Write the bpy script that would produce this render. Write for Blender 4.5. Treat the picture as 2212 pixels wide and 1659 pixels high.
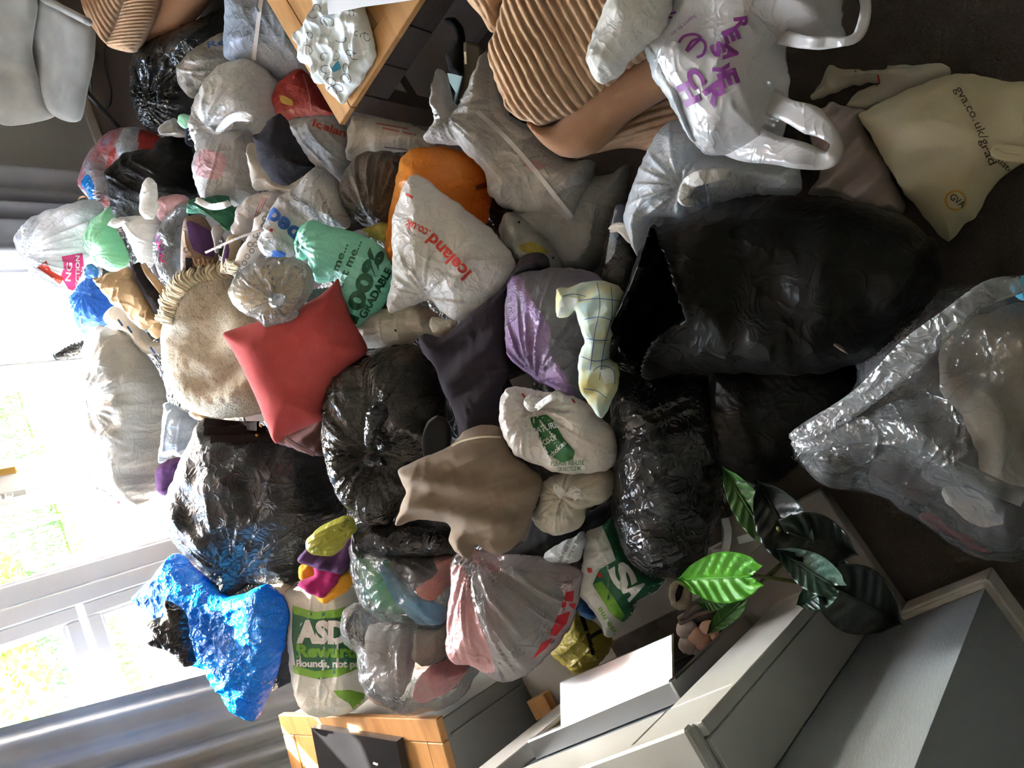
import bpy, bmesh, math, random
import numpy as np
from mathutils import Vector, Matrix
from mathutils.bvhtree import BVHTree
from mathutils.geometry import delaunay_2d_cdt

for o in list(bpy.data.objects):
    bpy.data.objects.remove(o)
scene = bpy.context.scene
COL = scene.collection
random.seed(7)

# ------------------------------------------------------------------ camera
PW, PH, FPX = 2212.0, 1659.0, 1620.0
CAMH = 2.0                      # phone held overhead
AZ = math.radians(18.5)         # heading, right of the garden wall's normal
_c = np.array([PW/2, PH/2])
_down = np.array([2400-_c[0], 580-_c[1], FPX]); _down /= np.linalg.norm(_down)
_up = -_down
_h = np.array([0, 0, 1.0]) - _up*_up[2]; _h /= np.linalg.norm(_h)
_r = np.cross(_h, _up)
def c2w(v):
    v = np.asarray(v, float)
    a, b, z = v@_r, v@_h, v@_up
    return np.stack([a*math.cos(AZ)+b*math.sin(AZ), -a*math.sin(AZ)+b*math.cos(AZ), z], -1)
CAM = np.array([0, 0, CAMH])
cd = bpy.data.cameras.new('camera'); cam = bpy.data.objects.new('camera', cd); COL.objects.link(cam)
cd.sensor_fit = 'HORIZONTAL'; cd.sensor_width = 36; cd.lens = FPX/PW*36; cd.clip_start = .02; cd.clip_end = 200
X = c2w([1, 0, 0]); Y = c2w([0, -1, 0]); Z = c2w([0, 0, -1])
cam.matrix_world = Matrix(((X[0], Y[0], Z[0], 0), (X[1], Y[1], Z[1], 0), (X[2], Y[2], Z[2], CAMH), (0, 0, 0, 1)))
scene.camera = cam

# ------------------------------------------------------------------ light and exposure
scene.view_settings.view_transform = 'Standard'
scene.view_settings.look = 'None'
scene.view_settings.gamma = 1
scene.view_settings.use_curve_mapping = False
scene.view_settings.exposure = 3.85
wd = bpy.data.worlds.new('sky'); scene.world = wd; wd.use_nodes = True
nt = wd.node_tree; bg = nt.nodes['Background']
sky = nt.nodes.new('ShaderNodeTexSky'); sky.sky_type = 'NISHITA'; sky.sun_disc = False
sky.sun_elevation = math.radians(46); sky.sun_rotation = math.radians(60); sky.air_density = 1.2; sky.dust_density = 2.0
wbm = nt.nodes.new('ShaderNodeMix'); wbm.data_type = 'RGBA'; wbm.blend_type = 'MULTIPLY'; wbm.inputs[0].default_value = 1.
wbm.inputs[7].default_value = (1., .885, .755, 1)      # the phone's white balance, set for the shaded room
nt.links.new(sky.outputs[0], wbm.inputs[6]); nt.links.new(wbm.outputs[2], bg.inputs[0]); bg.inputs[1].default_value = .95
sl = bpy.data.lights.new('sun_offscreen', 'SUN'); sl.energy = 6.0; sl.angle = math.radians(.6); sl.color = (1, .93, .82)
so = bpy.data.objects.new('sun_offscreen', sl); COL.objects.link(so); so.location = (6, 7, 8)
so.rotation_euler = Vector((-.75, -.58, -.80)).to_track_quat('-Z', 'Y').to_euler()

# ------------------------------------------------------------------ pixel helpers
def ray(px, py):
    return c2w(np.stack([np.asarray(px, float)-_c[0], np.asarray(py, float)-_c[1], np.full(np.shape(px), FPX)], -1))
def W(px, py, z):
    v = ray(px, py); t = (z-CAMH)/v[2]; return CAM+v*t
def onplane(pts, p0, n):
    pts = np.asarray(pts, float); v = ray(pts[:, 0], pts[:, 1])
    t = ((p0-CAM)@n)/(v@n); return CAM+v*t[:, None]

# ------------------------------------------------------------------ noise
_rng = np.random.RandomState(3); _perm = _rng.permutation(512); _val = _rng.rand(512)*2-1
def noise3(p):
    p = np.asarray(p, float); i = np.floor(p).astype(int); f = p-i; f = f*f*f*(f*(f*6-15)+10)
    def hsh(a, b, c):
        return _val[_perm[(_perm[(_perm[a & 511]+b) & 511]+c) & 511]]
    r = 0
    for dx in (0, 1):
        for dy in (0, 1):
            for dz in (0, 1):
                w = (f[:, 0] if dx else 1-f[:, 0])*(f[:, 1] if dy else 1-f[:, 1])*(f[:, 2] if dz else 1-f[:, 2])
                r = r+w*hsh(i[:, 0]+dx, i[:, 1]+dy, i[:, 2]+dz)
    return r
def ridged(p):
    return 1-2*np.abs(noise3(p))

# ------------------------------------------------------------------ materials
MATS = {}
def nodes(name):
    m = bpy.data.materials.new(name); m.use_nodes = True; t = m.node_tree
    for n in list(t.nodes): t.nodes.remove(n)
    out = t.nodes.new('ShaderNodeOutputMaterial'); MATS[name] = m
    return m, t, out
def N(t, kind, **kw):
    n = t.nodes.new(kind)
    for k, v in kw.items():
        if k in n.inputs: n.inputs[k].default_value = v
        else: setattr(n, k, v)
    return n
def rgb(c): return (c[0], c[1], c[2], 1)
def srgb(*c):
    return tuple((x/255/12.92 if x/255 <= .04045 else ((x/255+.055)/1.055)**2.4) for x in c)
def colour_node(t, tc, cols, scale, stretch=None):
    """two or more colours blended by soft noise"""
    vec = tc.outputs['Object']
    if stretch:
        mp = N(t, 'ShaderNodeMapping'); mp.inputs['Scale'].default_value = stretch; mp.inputs['Rotation'].default_value = (.5, .3, .9)
        t.links.new(vec, mp.inputs[0]); vec = mp.outputs[0]
    nz = N(t, 'ShaderNodeTexNoise', Scale=scale, Detail=3.0, Roughness=.55); t.links.new(vec, nz.inputs['Vector'])
    cr = N(t, 'ShaderNodeValToRGB'); el = cr.color_ramp.elements
    k = len(cols)
    el[0].position = .32; el[0].color = rgb(cols[0]); el[1].position = .68; el[1].color = rgb(cols[-1])
    for i in range(1, k-1):
        e = el.new(.32+.36*i/(k-1)); e.color = rgb(cols[i])
    t.links.new(nz.outputs[0], cr.inputs[0]); return cr.outputs[0]
def crinkle(t, tc, scale, strength, stretch, dist=.01):
    mp = N(t, 'ShaderNodeMapping'); mp.inputs['Scale'].default_value = stretch; mp.inputs['Rotation'].default_value = (.7, .2, .5)
    t.links.new(tc.outputs['Object'], mp.inputs[0])
    a = N(t, 'ShaderNodeTexNoise', Scale=scale, Detail=2.0, Roughness=.5, Distortion=.6)
    b = N(t, 'ShaderNodeTexNoise', Scale=scale*2.4, Detail=2.0, Roughness=.5, Distortion=1.0)
    t.links.new(mp.outputs[0], a.inputs['Vector']); t.links.new(tc.outputs['Object'], b.inputs['Vector'])
    def rid(n):                                       # thin sharp creases
        s = N(t, 'ShaderNodeMath', operation='SUBTRACT'); s.inputs[1].default_value = .5; t.links.new(n.outputs[0], s.inputs[0])
        q = N(t, 'ShaderNodeMath', operation='ABSOLUTE'); t.links.new(s.outputs[0], q.inputs[0])
        m = N(t, 'ShaderNodeMath', operation='MULTIPLY_ADD'); m.use_clamp = True; m.inputs[1].default_value = -7.; m.inputs[2].default_value = 1.; t.links.new(q.outputs[0], m.inputs[0])
        w = N(t, 'ShaderNodeMath', operation='POWER'); w.inputs[1].default_value = 1.6; t.links.new(m.outputs[0], w.inputs[0]); return w
    ra, rb = rid(a), rid(b)
    m = N(t, 'ShaderNodeMath', operation='MULTIPLY_ADD'); m.inputs[1].default_value = .4
    t.links.new(rb.outputs[0], m.inputs[0]); t.links.new(ra.outputs[0], m.inputs[2])
    bp = N(t, 'ShaderNodeBump', Strength=strength, Distance=dist*.35)
    t.links.new(m.outputs[0], bp.inputs['Height']); return bp.outputs[0]
def plastic(name, cols, rough=.32, transl=.25, clear=0., bump=.7, bscale=14, cscale=5., stretch=(1, 1, .22), spec=.6, dist=.02):
    """polythene film: glossy, crinkled, letting some light through; clear>0 lets one see through it"""
    m, t, out = nodes(name); tc = N(t, 'ShaderNodeTexCoord')
    col = colour_node(t, tc, cols, cscale)
    nrm = crinkle(t, tc, bscale*.75, bump*.75, stretch, dist)
    p = N(t, 'ShaderNodeBsdfPrincipled', Roughness=rough); p.inputs['Specular IOR Level'].default_value = spec
    t.links.new(col, p.inputs['Base Color']); t.links.new(nrm, p.inputs['Normal']); sh = p.outputs[0]
    if transl:
        tr = N(t, 'ShaderNodeBsdfTranslucent'); t.links.new(col, tr.inputs[0]); mx = N(t, 'ShaderNodeMixShader'); mx.inputs[0].default_value = transl
        t.links.new(sh, mx.inputs[1]); t.links.new(tr.outputs[0], mx.inputs[2]); sh = mx.outputs[0]
    if clear:
        tp = N(t, 'ShaderNodeBsdfTransparent'); mx = N(t, 'ShaderNodeMixShader')
        fr = N(t, 'ShaderNodeLayerWeight', Blend=.35); t.links.new(nrm, fr.inputs['Normal'])
        mr = N(t, 'ShaderNodeMapRange'); mr.inputs['To Min'].default_value = clear; mr.inputs['To Max'].default_value = max(0., clear-.40)
        t.links.new(fr.outputs['Facing'], mr.inputs[0]); t.links.new(mr.outputs[0], mx.inputs[0])
        t.links.new(sh, mx.inputs[1]); t.links.new(tp.outputs[0], mx.inputs[2])
        gl = N(t, 'ShaderNodeBsdfGlossy', Roughness=.16); t.links.new(nrm, gl.inputs['Normal'])
        m2 = N(t, 'ShaderNodeMixShader'); f2 = N(t, 'ShaderNodeFresnel', IOR=1.6); t.links.new(nrm, f2.inputs['Normal'])
        t.links.new(f2.outputs[0], m2.inputs[0]); t.links.new(mx.outputs[0], m2.inputs[1]); t.links.new(gl.outputs[0], m2.inputs[2]); sh = m2.outputs[0]
    t.links.new(sh, out.inputs[0]); return m
def cloth(name, cols, rough=.9, bump=.35, bscale=160, cscale=6., sheen=.06, dist=.004):
    m, t, out = nodes(name); tc = N(t, 'ShaderNodeTexCoord')
    p = N(t, 'ShaderNodeBsdfPrincipled', Roughness=rough); p.inputs['Sheen Weight'].default_value = sheen; p.inputs['Specular IOR Level'].default_value = .2
    t.links.new(colour_node(t, tc, cols, cscale), p.inputs['Base Color'])
    nz = N(t, 'ShaderNodeTexNoise', Scale=bscale, Detail=4.0, Roughness=.65); t.links.new(tc.outputs['Object'], nz.inputs['Vector'])
    bp = N(t, 'ShaderNodeBump', Strength=bump, Distance=dist); t.links.new(nz.outputs[0], bp.inputs['Height']); t.links.new(bp.outputs[0], p.inputs['Normal'])
    t.links.new(p.outputs[0], out.inputs[0]); return m
def drape(name, cols, through=.35):
    """curtain cloth that lets the daylight glow through"""
    m = cloth(name, cols, .8, .3, 260, 3., .4); t = m.node_tree; out = [n for n in t.nodes if n.type == 'OUTPUT_MATERIAL'][0]
    p = [n for n in t.nodes if n.type == 'BSDF_PRINCIPLED'][0]; tr = N(t, 'ShaderNodeBsdfTranslucent'); t.links.new(p.inputs['Base Color'].links[0].from_socket, tr.inputs[0])
    mx = N(t, 'ShaderNodeMixShader'); mx.inputs[0].default_value = through; t.links.new(p.outputs[0], mx.inputs[1]); t.links.new(tr.outputs[0], mx.inputs[2]); t.links.new(mx.outputs[0], out.inputs[0]); return m
def paint(name, cols, rough=.5, bump=.05, bscale=80, cscale=3., metal=0., spec=.5, stretch=None, aniso=0.):
    m, t, out = nodes(name); tc = N(t, 'ShaderNodeTexCoord')
    p = N(t, 'ShaderNodeBsdfPrincipled', Roughness=rough, Metallic=metal); p.inputs['Specular IOR Level'].default_value = spec
    t.links.new(colour_node(t, tc, cols, cscale, stretch), p.inputs['Base Color'])
    if bump:
        nz = N(t, 'ShaderNodeTexNoise', Scale=bscale, Detail=3.0); t.links.new(tc.outputs['Object'], nz.inputs['Vector'])
        if stretch:
            mp = N(t, 'ShaderNodeMapping'); mp.inputs['Scale'].default_value = stretch; t.links.new(tc.outputs['Object'], mp.inputs[0]); t.links.new(mp.outputs[0], nz.inputs['Vector'])
        bp = N(t, 'ShaderNodeBump', Strength=bump, Distance=.01); t.links.new(nz.outputs[0], bp.inputs['Height']); t.links.new(bp.outputs[0], p.inputs['Normal'])
    t.links.new(p.outputs[0], out.inputs[0]); return m
def flatprint(name, c, rough=.5):
    m, t, out = nodes(name); tc = N(t, 'ShaderNodeTexCoord')
    p = N(t, 'ShaderNodeBsdfPrincipled', Roughness=rough)
    t.links.new(colour_node(t, tc, [tuple(x*.86 for x in c), c], 40.), p.inputs['Base Color'])
    t.links.new(p.outputs[0], out.inputs[0]); return m
def glass_mat(name):
    m, t, out = nodes(name)
    tp = N(t, 'ShaderNodeBsdfTransparent', Color=(.97, .98, .98, 1)); gl = N(t, 'ShaderNodeBsdfGlossy', Roughness=.02)
    nz = N(t, 'ShaderNodeTexNoise', Scale=2.0); tc = N(t, 'ShaderNodeTexCoord'); t.links.new(tc.outputs['Object'], nz.inputs['Vector'])
    mr = N(t, 'ShaderNodeMapRange'); mr.inputs['To Min'].default_value = .04; mr.inputs['To Max'].default_value = .07; t.links.new(nz.outputs[0], mr.inputs[0])
    mx = N(t, 'ShaderNodeMixShader'); t.links.new(mr.outputs[0], mx.inputs[0]); t.links.new(tp.outputs[0], mx.inputs[1]); t.links.new(gl.outputs[0], mx.inputs[2])
    t.links.new(mx.outputs[0], out.inputs[0]); return m

# ------------------------------------------------------------------ object helpers
def tag(o, label=None, cat=None, group=None, kind=None):
    if label: o['label'] = label
    if cat: o['category'] = cat
    if group: o['group'] = group
    if kind: o['kind'] = kind
    return o
def mesh_obj(name, verts, faces, mat, parent=None, origin=None, smooth=True):
    """verts in world metres; a child shares its parent's origin"""
    verts = np.asarray(verts, float)
    if parent is not None: origin = np.array(parent['_org'])
    elif origin is None:
        origin = np.array([(verts[:, 0].min()+verts[:, 0].max())/2, (verts[:, 1].min()+verts[:, 1].max())/2, verts[:, 2].min()])
    me = bpy.data.meshes.new(name); me.from_pydata((verts-origin).tolist(), [], [list(map(int, f)) for f in faces])
    if smooth: me.polygons.foreach_set('use_smooth', [True]*len(me.polygons))
    me.materials.append(mat if not isinstance(mat, str) else MATS[mat]); me.update()
    o = bpy.data.objects.new(name, me); COL.objects.link(o); o['_org'] = [float(x) for x in origin]
    if parent is not None: o.parent = parent
    else: o.location = origin
    return o
def thing(name, loc, label, cat, group=None):
    o = bpy.data.objects.new(name, None); COL.objects.link(o); o.location = loc; o.empty_display_size = .05
    o['_org'] = [float(x) for x in loc]; return tag(o, label, cat, group)
def boxv(c, s, rz=0., bev=0.):
    """vertices and faces of a (bevelled) box, centre c, size s, turned by rz"""
    bm = bmesh.new(); bmesh.ops.create_cube(bm, size=1)
    for v in bm.verts: v.co = Vector((v.co.x*s[0], v.co.y*s[1], v.co.z*s[2]))
    if bev: bmesh.ops.bevel(bm, geom=bm.edges[:], offset=bev, segments=1, affect='EDGES')
    R = Matrix.Rotation(rz, 3, 'Z'); vs = [tuple(R@v.co+Vector(c)) for v in bm.verts]; bm.verts.index_update()
    fs = [[v.index for v in f.verts] for f in bm.faces]; bm.free(); return vs, fs
def box(name, c, s, mat, parent=None, rz=0., bev=0.):
    v, f = boxv(c, s, rz, bev); return mesh_obj(name, v, f, mat, parent, smooth=False)
def join(parts):
    V, Fc = [], []
    for v, f in parts:
        k = len(V); V += list(v); Fc += [[i+k for i in q] for q in f]
    return V, Fc
def tubev(path, rad, seg=8):
    path = [Vector(p) for p in path]; V, Fc = [], []; n = len(path)
    rad = [rad]*n if np.isscalar(rad) else rad; ref = Vector((.3, .5, .81))
    for i, p in enumerate(path):
        d = (path[min(i+1, n-1)]-path[max(i-1, 0)]).normalized()
        a = d.cross(ref); a = a.normalized() if a.length > 1e-4 else Vector((1, 0, 0)); b = d.cross(a)
        for k in range(seg):
            t = 2*math.pi*k/seg; V.append(tuple(p+(a*math.cos(t)+b*math.sin(t))*rad[i]))
    for i in range(n-1):
        for k in range(seg):
            Fc.append([i*seg+k, i*seg+(k+1) % seg, (i+1)*seg+(k+1) % seg, (i+1)*seg+k])
    Fc += [list(range(seg))[::-1], [(n-1)*seg+k for k in range(seg)]]; return V, Fc
def smooth_path(pts, n=6):
    pts = np.asarray(pts, float); m = len(pts); out = []
    for i in range(m-1):
        p0, p1, p2, p3 = pts[max(i-1, 0)], pts[i], pts[i+1], pts[min(i+2, m-1)]
        for k in range(n):
            t = k/n; out.append(.5*((2*p1)+(-p0+p2)*t+(2*p0-5*p1+4*p2-p3)*t*t+(-p0+3*p1-3*p2+p3)*t**3))
    out.append(pts[-1]); return np.array(out)
def tube(name, path, rad, mat, parent=None, seg=8, n=6):
    p = smooth_path(path, n) if n > 1 else np.asarray(path, float)
    v, f = tubev(p, rad if np.isscalar(rad) else np.interp(np.linspace(0, 1, len(p)), np.linspace(0, 1, len(rad)), rad), seg)
    return mesh_obj(name, v, f, mat, parent)
def ribbon(name, path, width, mat, parent=None, thick=.003, wob=.0, normal=None, n=6):
    """a strap or handle of film: a thin strip with real thickness along a 3-D path"""
    p = smooth_path(path, n); m = len(p); V, Fc = [], []
    wl = np.interp(np.linspace(0, 1, m), np.linspace(0, 1, len(width)), width) if not np.isscalar(width) else np.full(m, width)
    for i in range(m):
        d = p[min(i+1, m-1)]-p[max(i-1, 0)]; d /= np.linalg.norm(d)+1e-9
        nn = (CAM-p[i]) if normal is None else np.array(normal, float); nn = nn/np.linalg.norm(nn)
        s = np.cross(d, nn); s /= np.linalg.norm(s)+1e-9; nn = np.cross(s, d)
        w = wl[i]*(1+wob*.2*math.sin(i*.7)); q = p[i]+nn*wob*.006*math.sin(i*.9)
        for k, (a, b) in enumerate(((-.5, -.5), (-.25, .9), (.25, -.2), (.5, .5))):
            V.append(q+s*w*a+nn*(.3+wob)*.006*b*math.cos(i*.35)+nn*thick)
        for k, (a, b) in enumerate(((-.5, -.5), (-.25, .9), (.25, -.2), (.5, .5))):
            V.append(q+s*w*a+nn*(.3+wob)*.006*b*math.cos(i*.35))
    for i in range(m-1):
        a, b = i*8, (i+1)*8
        for k in range(3): Fc += [[a+k, a+k+1, b+k+1, b+k], [a+4+k, b+4+k, b+5+k, a+5+k]]
        Fc += [[a, b, b+4, a+4], [a+3, a+7, b+7, b+3]]
    return mesh_obj(name, V, Fc, mat, parent)
def catmull(pts, step):
    """closed smooth outline through the points, a little tighter than a full spline"""
    pts = np.asarray(pts, float); n = len(pts); out = []
    for i in range(n):
        p0, p1, p2, p3 = pts[i-1], pts[i], pts[(i+1) % n], pts[(i+2) % n]
        k = max(2, int(np.linalg.norm(p2-p1)/step))
        for j in range(k):
            t = j/k; c = .5*((2*p1)+(-p0+p2)*t+(2*p0-5*p1+4*p2-p3)*t*t+(-p0+3*p1-3*p2+p3)*t**3)
            out.append(.72*c+.28*((1-t)*p1+t*p2))
    return np.array(out)
def resample(poly, step):
    q = np.vstack([poly, poly[:1]]); seg = np.linalg.norm(np.diff(q, axis=0), axis=1); L = np.concatenate([[0], np.cumsum(seg)])
    k = max(10, int(L[-1]/step)); t = np.linspace(0, L[-1], k, endpoint=False)
    return np.stack([np.interp(t, L, q[:, 0]), np.interp(t, L, q[:, 1])], 1)
def dist_poly(p, poly):
    a = poly; b = np.roll(poly, -1, 0); ab = b-a; L = (ab**2).sum(1)+1e-12
    best = np.full(len(p), 1e9)
    for i in range(len(a)):
        t = np.clip(((p-a[i])@ab[i])/L[i], 0, 1); d = ((p-a[i]-t[:, None]*ab[i])**2).sum(1); best = np.minimum(best, d)
    return np.sqrt(best)
def inside(p, poly):
    x, y = p[:, 0], p[:, 1]; r = np.zeros(len(p), bool); a = poly; b = np.roll(poly, -1, 0)
    for i in range(len(a)):
        c = ((a[i, 1] > y) != (b[i, 1] > y)); xs = (b[i, 0]-a[i, 0])*(y-a[i, 1])/(b[i, 1]-a[i, 1]+1e-15)+a[i, 0]
        r ^= c & (x < xs)
    return r
def poly_area(p): return abs(np.sum(p[:, 0]*np.roll(p[:, 1], -1)-p[:, 1]*np.roll(p[:, 0], -1)))/2
def poly_cent(p):
    x, y = p[:, 0], p[:, 1]; x2, y2 = np.roll(x, -1), np.roll(y, -1); c = x*y2-x2*y; A = c.sum()/2
    return np.array([((x+x2)*c).sum()/(6*A), ((y+y2)*c).sum()/(6*A)])
BVH = {}
SOLID = {}            # stuffed things whose hidden backs get pressed against what lies behind them
def pillow(name, pts, z, T, mat, label=None, cat=None, group=None, Tb=None, R=None, flat=.35, seed=0, crump=(.010, 9.), fine=(.0015, 26.),
           lumps=.25, pleat=None, pockets=(), smooth=True, film=None, res=1300, jit=.004, ridges=None, parent=None, heap=True, stretch=None, expo=.5, folds=None, zmin=.004):
    """A stuffed thing (bag, cushion, bundle of cloth) whose outline is drawn in photo pixels: it gets its own place, real
    size, a front and a back, lumps, creases and pleats that gather at its knot."""
    pts = np.asarray(pts, float)
    px = catmull(pts, 6) if smooth else resample(pts, 6)
    c = poly_cent(px); P0 = W(c[0], c[1], z); n = CAM-P0; n /= np.linalg.norm(n)
    n = n*(1-flat)+np.array([0, 0, 1.])*flat; n /= np.linalg.norm(n)
    e1 = np.cross([0, 0, 1.], n)
    if np.linalg.norm(e1) < 1e-3: e1 = np.array([1., 0, 0])
    e1 /= np.linalg.norm(e1); e2 = np.cross(n, e1)
    def to2(p):
        q = onplane(p, P0, n)-P0; return np.stack([q@e1, q@e2], 1)
    if film is None: film = 1. if 'film' in mat or 'foil' in mat else 0.
    if film: res = int(res*1.8)
    if pleat and film == 1.: film = .55
    b2 = to2(px); A = poly_area(b2); s = math.sqrt(A/res); b2 = resample(b2, s*.85)
    tn = np.roll(b2, -1, 0)-np.roll(b2, 1, 0); tn /= np.linalg.norm(tn, axis=1)[:, None]+1e-9
    nor = np.stack([tn[:, 1], -tn[:, 0]], 1)
    if not inside((b2-nor*s*.3)[:1], b2)[0] and inside((b2+nor*s*.3)[:1], b2)[0]: nor = -nor
    sd = seed*17.3
    if jit:
        k = noise3(np.c_[b2*30, np.full(len(b2), sd)])+.6*noise3(np.c_[b2*75, np.full(len(b2), sd+5)]); b2 = b2+nor*(k*jit)[:, None]
    ins = []
    for f in (.16, .5):
        q = b2-nor*s*f; q = q[inside(q, b2)]
        if len(q): ins.append(q[dist_poly(q, b2) > s*f*.8])
    g0, g1 = b2.min(0), b2.max(0); xs = np.arange(g0[0], g1[0], s); rows = []
    for j, y in enumerate(np.arange(g0[1], g1[1], s*.87)): rows.append(np.stack([xs+(s/2 if j % 2 else 0), np.full(len(xs), y)], 1))
    g = np.vstack(rows); g = g+_rng.uniform(-.12, .12, g.shape)*s; g = g[inside(g, b2)]; g = g[dist_poly(g, b2) > s*.85]; ins.append(g)
    P = np.vstack([b2]+ins); nb = len(b2)
    ed = [(i, (i+1) % nb) for i in range(nb)]
    vo, eo, fo, ov, oe, of = delaunay_2d_cdt([Vector(p) for p in P], ed, [], 1, 1e-7)
    P = np.array([tuple(v) for v in vo]); Fc = [list(f) for f in fo]
    onb = np.zeros(len(P), bool)
    for i, src in enumerate(ov):
        if any(k < nb for k in src): onb[i] = True
    d = dist_poly(P, b2); d[onb] = 0
    Rm = d.max(); R = Rm*.95 if R is None else min(R, Rm)
    prof = (1-(1-np.minimum(d/R, 1))**2)**expo
    Tb = T if Tb is None else Tb
    fade = np.clip(d/(R*.35), 0, 1)
    def creases(side):
        q3 = np.c_[P, np.full(len(P), sd+side*31.)]
        if stretch is not None:
            a = stretch[0]; ca, sa = math.cos(a), math.sin(a); q3 = np.c_[(P[:, 0]*ca+P[:, 1]*sa)*stretch[1], (-P[:, 0]*sa+P[:, 1]*ca), np.full(len(P), sd+side*31.)]
        wq = q3+.04*np.c_[noise3(q3*7+3), noise3(q3*7+9), np.zeros(len(P))]
        h = crump[0]*ridged(wq*crump[1])+crump[0]*.3*ridged(wq*crump[1]*2.1+7)+fine[0]*ridged(wq*fine[1])
        if film:                                     # sharp thin creases and long streaks of stretched polythene
            sh = lambda q: np.maximum(0, 1-3.2*np.abs(noise3(q)))**2
            a = seed*2.1+.4 if stretch is None else stretch[0]; uu = P[:, 0]*math.cos(a)+P[:, 1]*math.sin(a); vv = -P[:, 0]*math.sin(a)+P[:, 1]*math.cos(a)
            uu = uu+.03*noise3(wq*6); vv = vv+.03*noise3(wq*6+40)
            if pleat:
                k0 = pleat if np.isscalar(pleat[0]) else pleat[0]; v = P-to2(np.array([k0[:2]], float))[0]; r = np.linalg.norm(v, axis=1)+1e-4
                v = v/r[:, None]; lr = np.log(r+.03); kk = k0[3]/7.
                st = sh(np.c_[v*kk, lr*.9+sd])+.8*sh(np.c_[v*kk*1.9+7, lr*1.3+sd])+.5*sh(np.c_[v*kk*3.1+3, lr*2+sd]); st = st*np.clip(r/.05, .2, 1)*np.clip(.7+.8*noise3(wq*4+11), .15, 1.2)
                h = h*.6+film*(.0065*st+.003*sh(wq*9+3))
            else:
                st = sh(np.c_[uu*4, vv*22, np.full(len(P), sd)])*np.clip(.55+1.2*noise3(wq*3.5+11), 0, 1)+.6*sh(np.c_[uu*5, vv*46, np.full(len(P), sd+8)])*np.clip(.4+1.2*noise3(wq*3.5+31), 0, 1)
                st = st+.55*sh(np.c_[uu*24, vv*5, np.full(len(P), sd+3)])*np.clip(.1+1.2*noise3(wq*4+23), 0, 1)
                h = h+film*(.004*sh(wq*7+3)*np.clip(.4+1.3*noise3(wq*4.3+61), 0, 1)+.0085*st)
        return h*(.15+.85*fade)
    lump = 1+lumps*noise3(np.c_[P*5.5, np.full(len(P), sd+50)])+lumps*.6*noise3(np.c_[P*12, np.full(len(P), sd+70)])
    hF = T*prof*lump+creases(0)
    if folds:                                        # long soft folds of cloth: (angle, period m, height m)
        a, per, amp = folds; u = P[:, 0]*math.cos(a)+P[:, 1]*math.sin(a); v = -P[:, 0]*math.sin(a)+P[:, 1]*math.cos(a)
        ph = u/per*2*math.pi+2.5*noise3(np.c_[P*4, np.full(len(P), sd)]); hF = hF+amp*np.sin(ph)*(.3+.7*fade)*(.6+.6*noise3(np.c_[v*5, u*2, np.full(len(P), sd)]))
    if ridges:                                       # corduroy wales: (pixel direction across the ribs, pitch px, height m)
        dv, per, amp = ridges; q = np.array([c, c+np.array(dv)]); q = to2(q); ax = q[1]-q[0]; mpp = np.linalg.norm(ax)/np.linalg.norm(dv); ax /= np.linalg.norm(ax)
        u = (P@ax)/(per*mpp); hF = hF+amp*(np.abs(np.sin(math.pi*(u+.10*noise3(np.c_[P*9, np.full(len(P), sd)]))))**.6-.5)*(.25+.75*np.clip(d/(R*.12), 0, 1))
    if pleat:
        for (kx, ky, amp, cnt, rad) in ([pleat] if np.isscalar(pleat[0]) else pleat):
            k2 = to2(np.array([[kx, ky]], float))[0]; v = P-k2; r = np.linalg.norm(v, axis=1); th = np.arctan2(v[:, 1], v[:, 0])
            w = np.exp(-(r/rad)**2)*np.clip(r/(rad*.10), .25, 1)*1.7
            q = np.c_[np.cos(th)*cnt/6.28, np.sin(th)*cnt/6.28, r*3+sd]; an = np.maximum(0, 1-2.4*np.abs(noise3(q)))**1.5+.5*np.maximum(0, 1-2.4*np.abs(noise3(q*1.7+9)))**1.5-.5
            hF = hF+amp*an*w*np.clip(d/(R*.2), .15, 1)-T*.30*np.exp(-(r/(rad*.28))**2)*(prof > .05)
    for (pp, depth) in pockets:
        q2 = to2(catmull(np.asarray(pp, float), 6)); di = dist_poly(P, q2); isin = inside(P, q2); rp = max(di[isin].max(), 1e-3) if isin.any() else 1
        hF = np.where(isin, hF-depth*np.minimum(1, di/(rp*.45))**.6, hF+.012*np.exp(-(di/.014)**2))
    hB = Tb*prof*(1+.2*noise3(np.c_[P*5, np.full(len(P), sd+90)]))
    hF = np.maximum(hF, -hB*.85+.002) if not pockets else np.maximum(hF, -hB*.92)
    hF[onb] = 0; hB[onb] = 0
    base = P0+P[:, :1]*e1+P[:, 1:]*e2
    VF = base+hF[:, None]*n; back = np.where(onb, -1, 0); idx = {}; VB = []
    for i in range(len(P)):
        if onb[i]: idx[i] = i
        else: idx[i] = len(P)+len(VB); VB.append(base[i]-hB[i]*n)
    V = np.vstack([VF, np.array(VB)]) if VB else VF
    a, b_, c_ = (P[Fc[0][1]]-P[Fc[0][0]]), (P[Fc[0][2]]-P[Fc[0][0]]), 0
    flip = (a[0]*b_[1]-a[1]*b_[0]) < 0
    FF = [f[::-1] if flip else f for f in Fc]; FB = [[idx[i] for i in f][::-1] for f in FF]
    keep = [f for f in FB if len(set(f)) == len(f) and not all(onb[i] if i < len(P) else False for i in f)]
    if V[:, 2].min() < zmin and parent is None: V[:, 2] = np.maximum(V[:, 2], zmin+.0004*np.arange(len(V)) % .003)
    o = mesh_obj(name, V, FF+keep, mat, parent)
    BVH[o.name] = BVHTree.FromPolygons([tuple(v) for v in V], FF+keep)
    if label: tag(o, label, cat, group)
    SOLID[o.name] = dict(o=o, V=V, F=FF+keep, nf=len(P), zmin=zmin)
    return o
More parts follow.
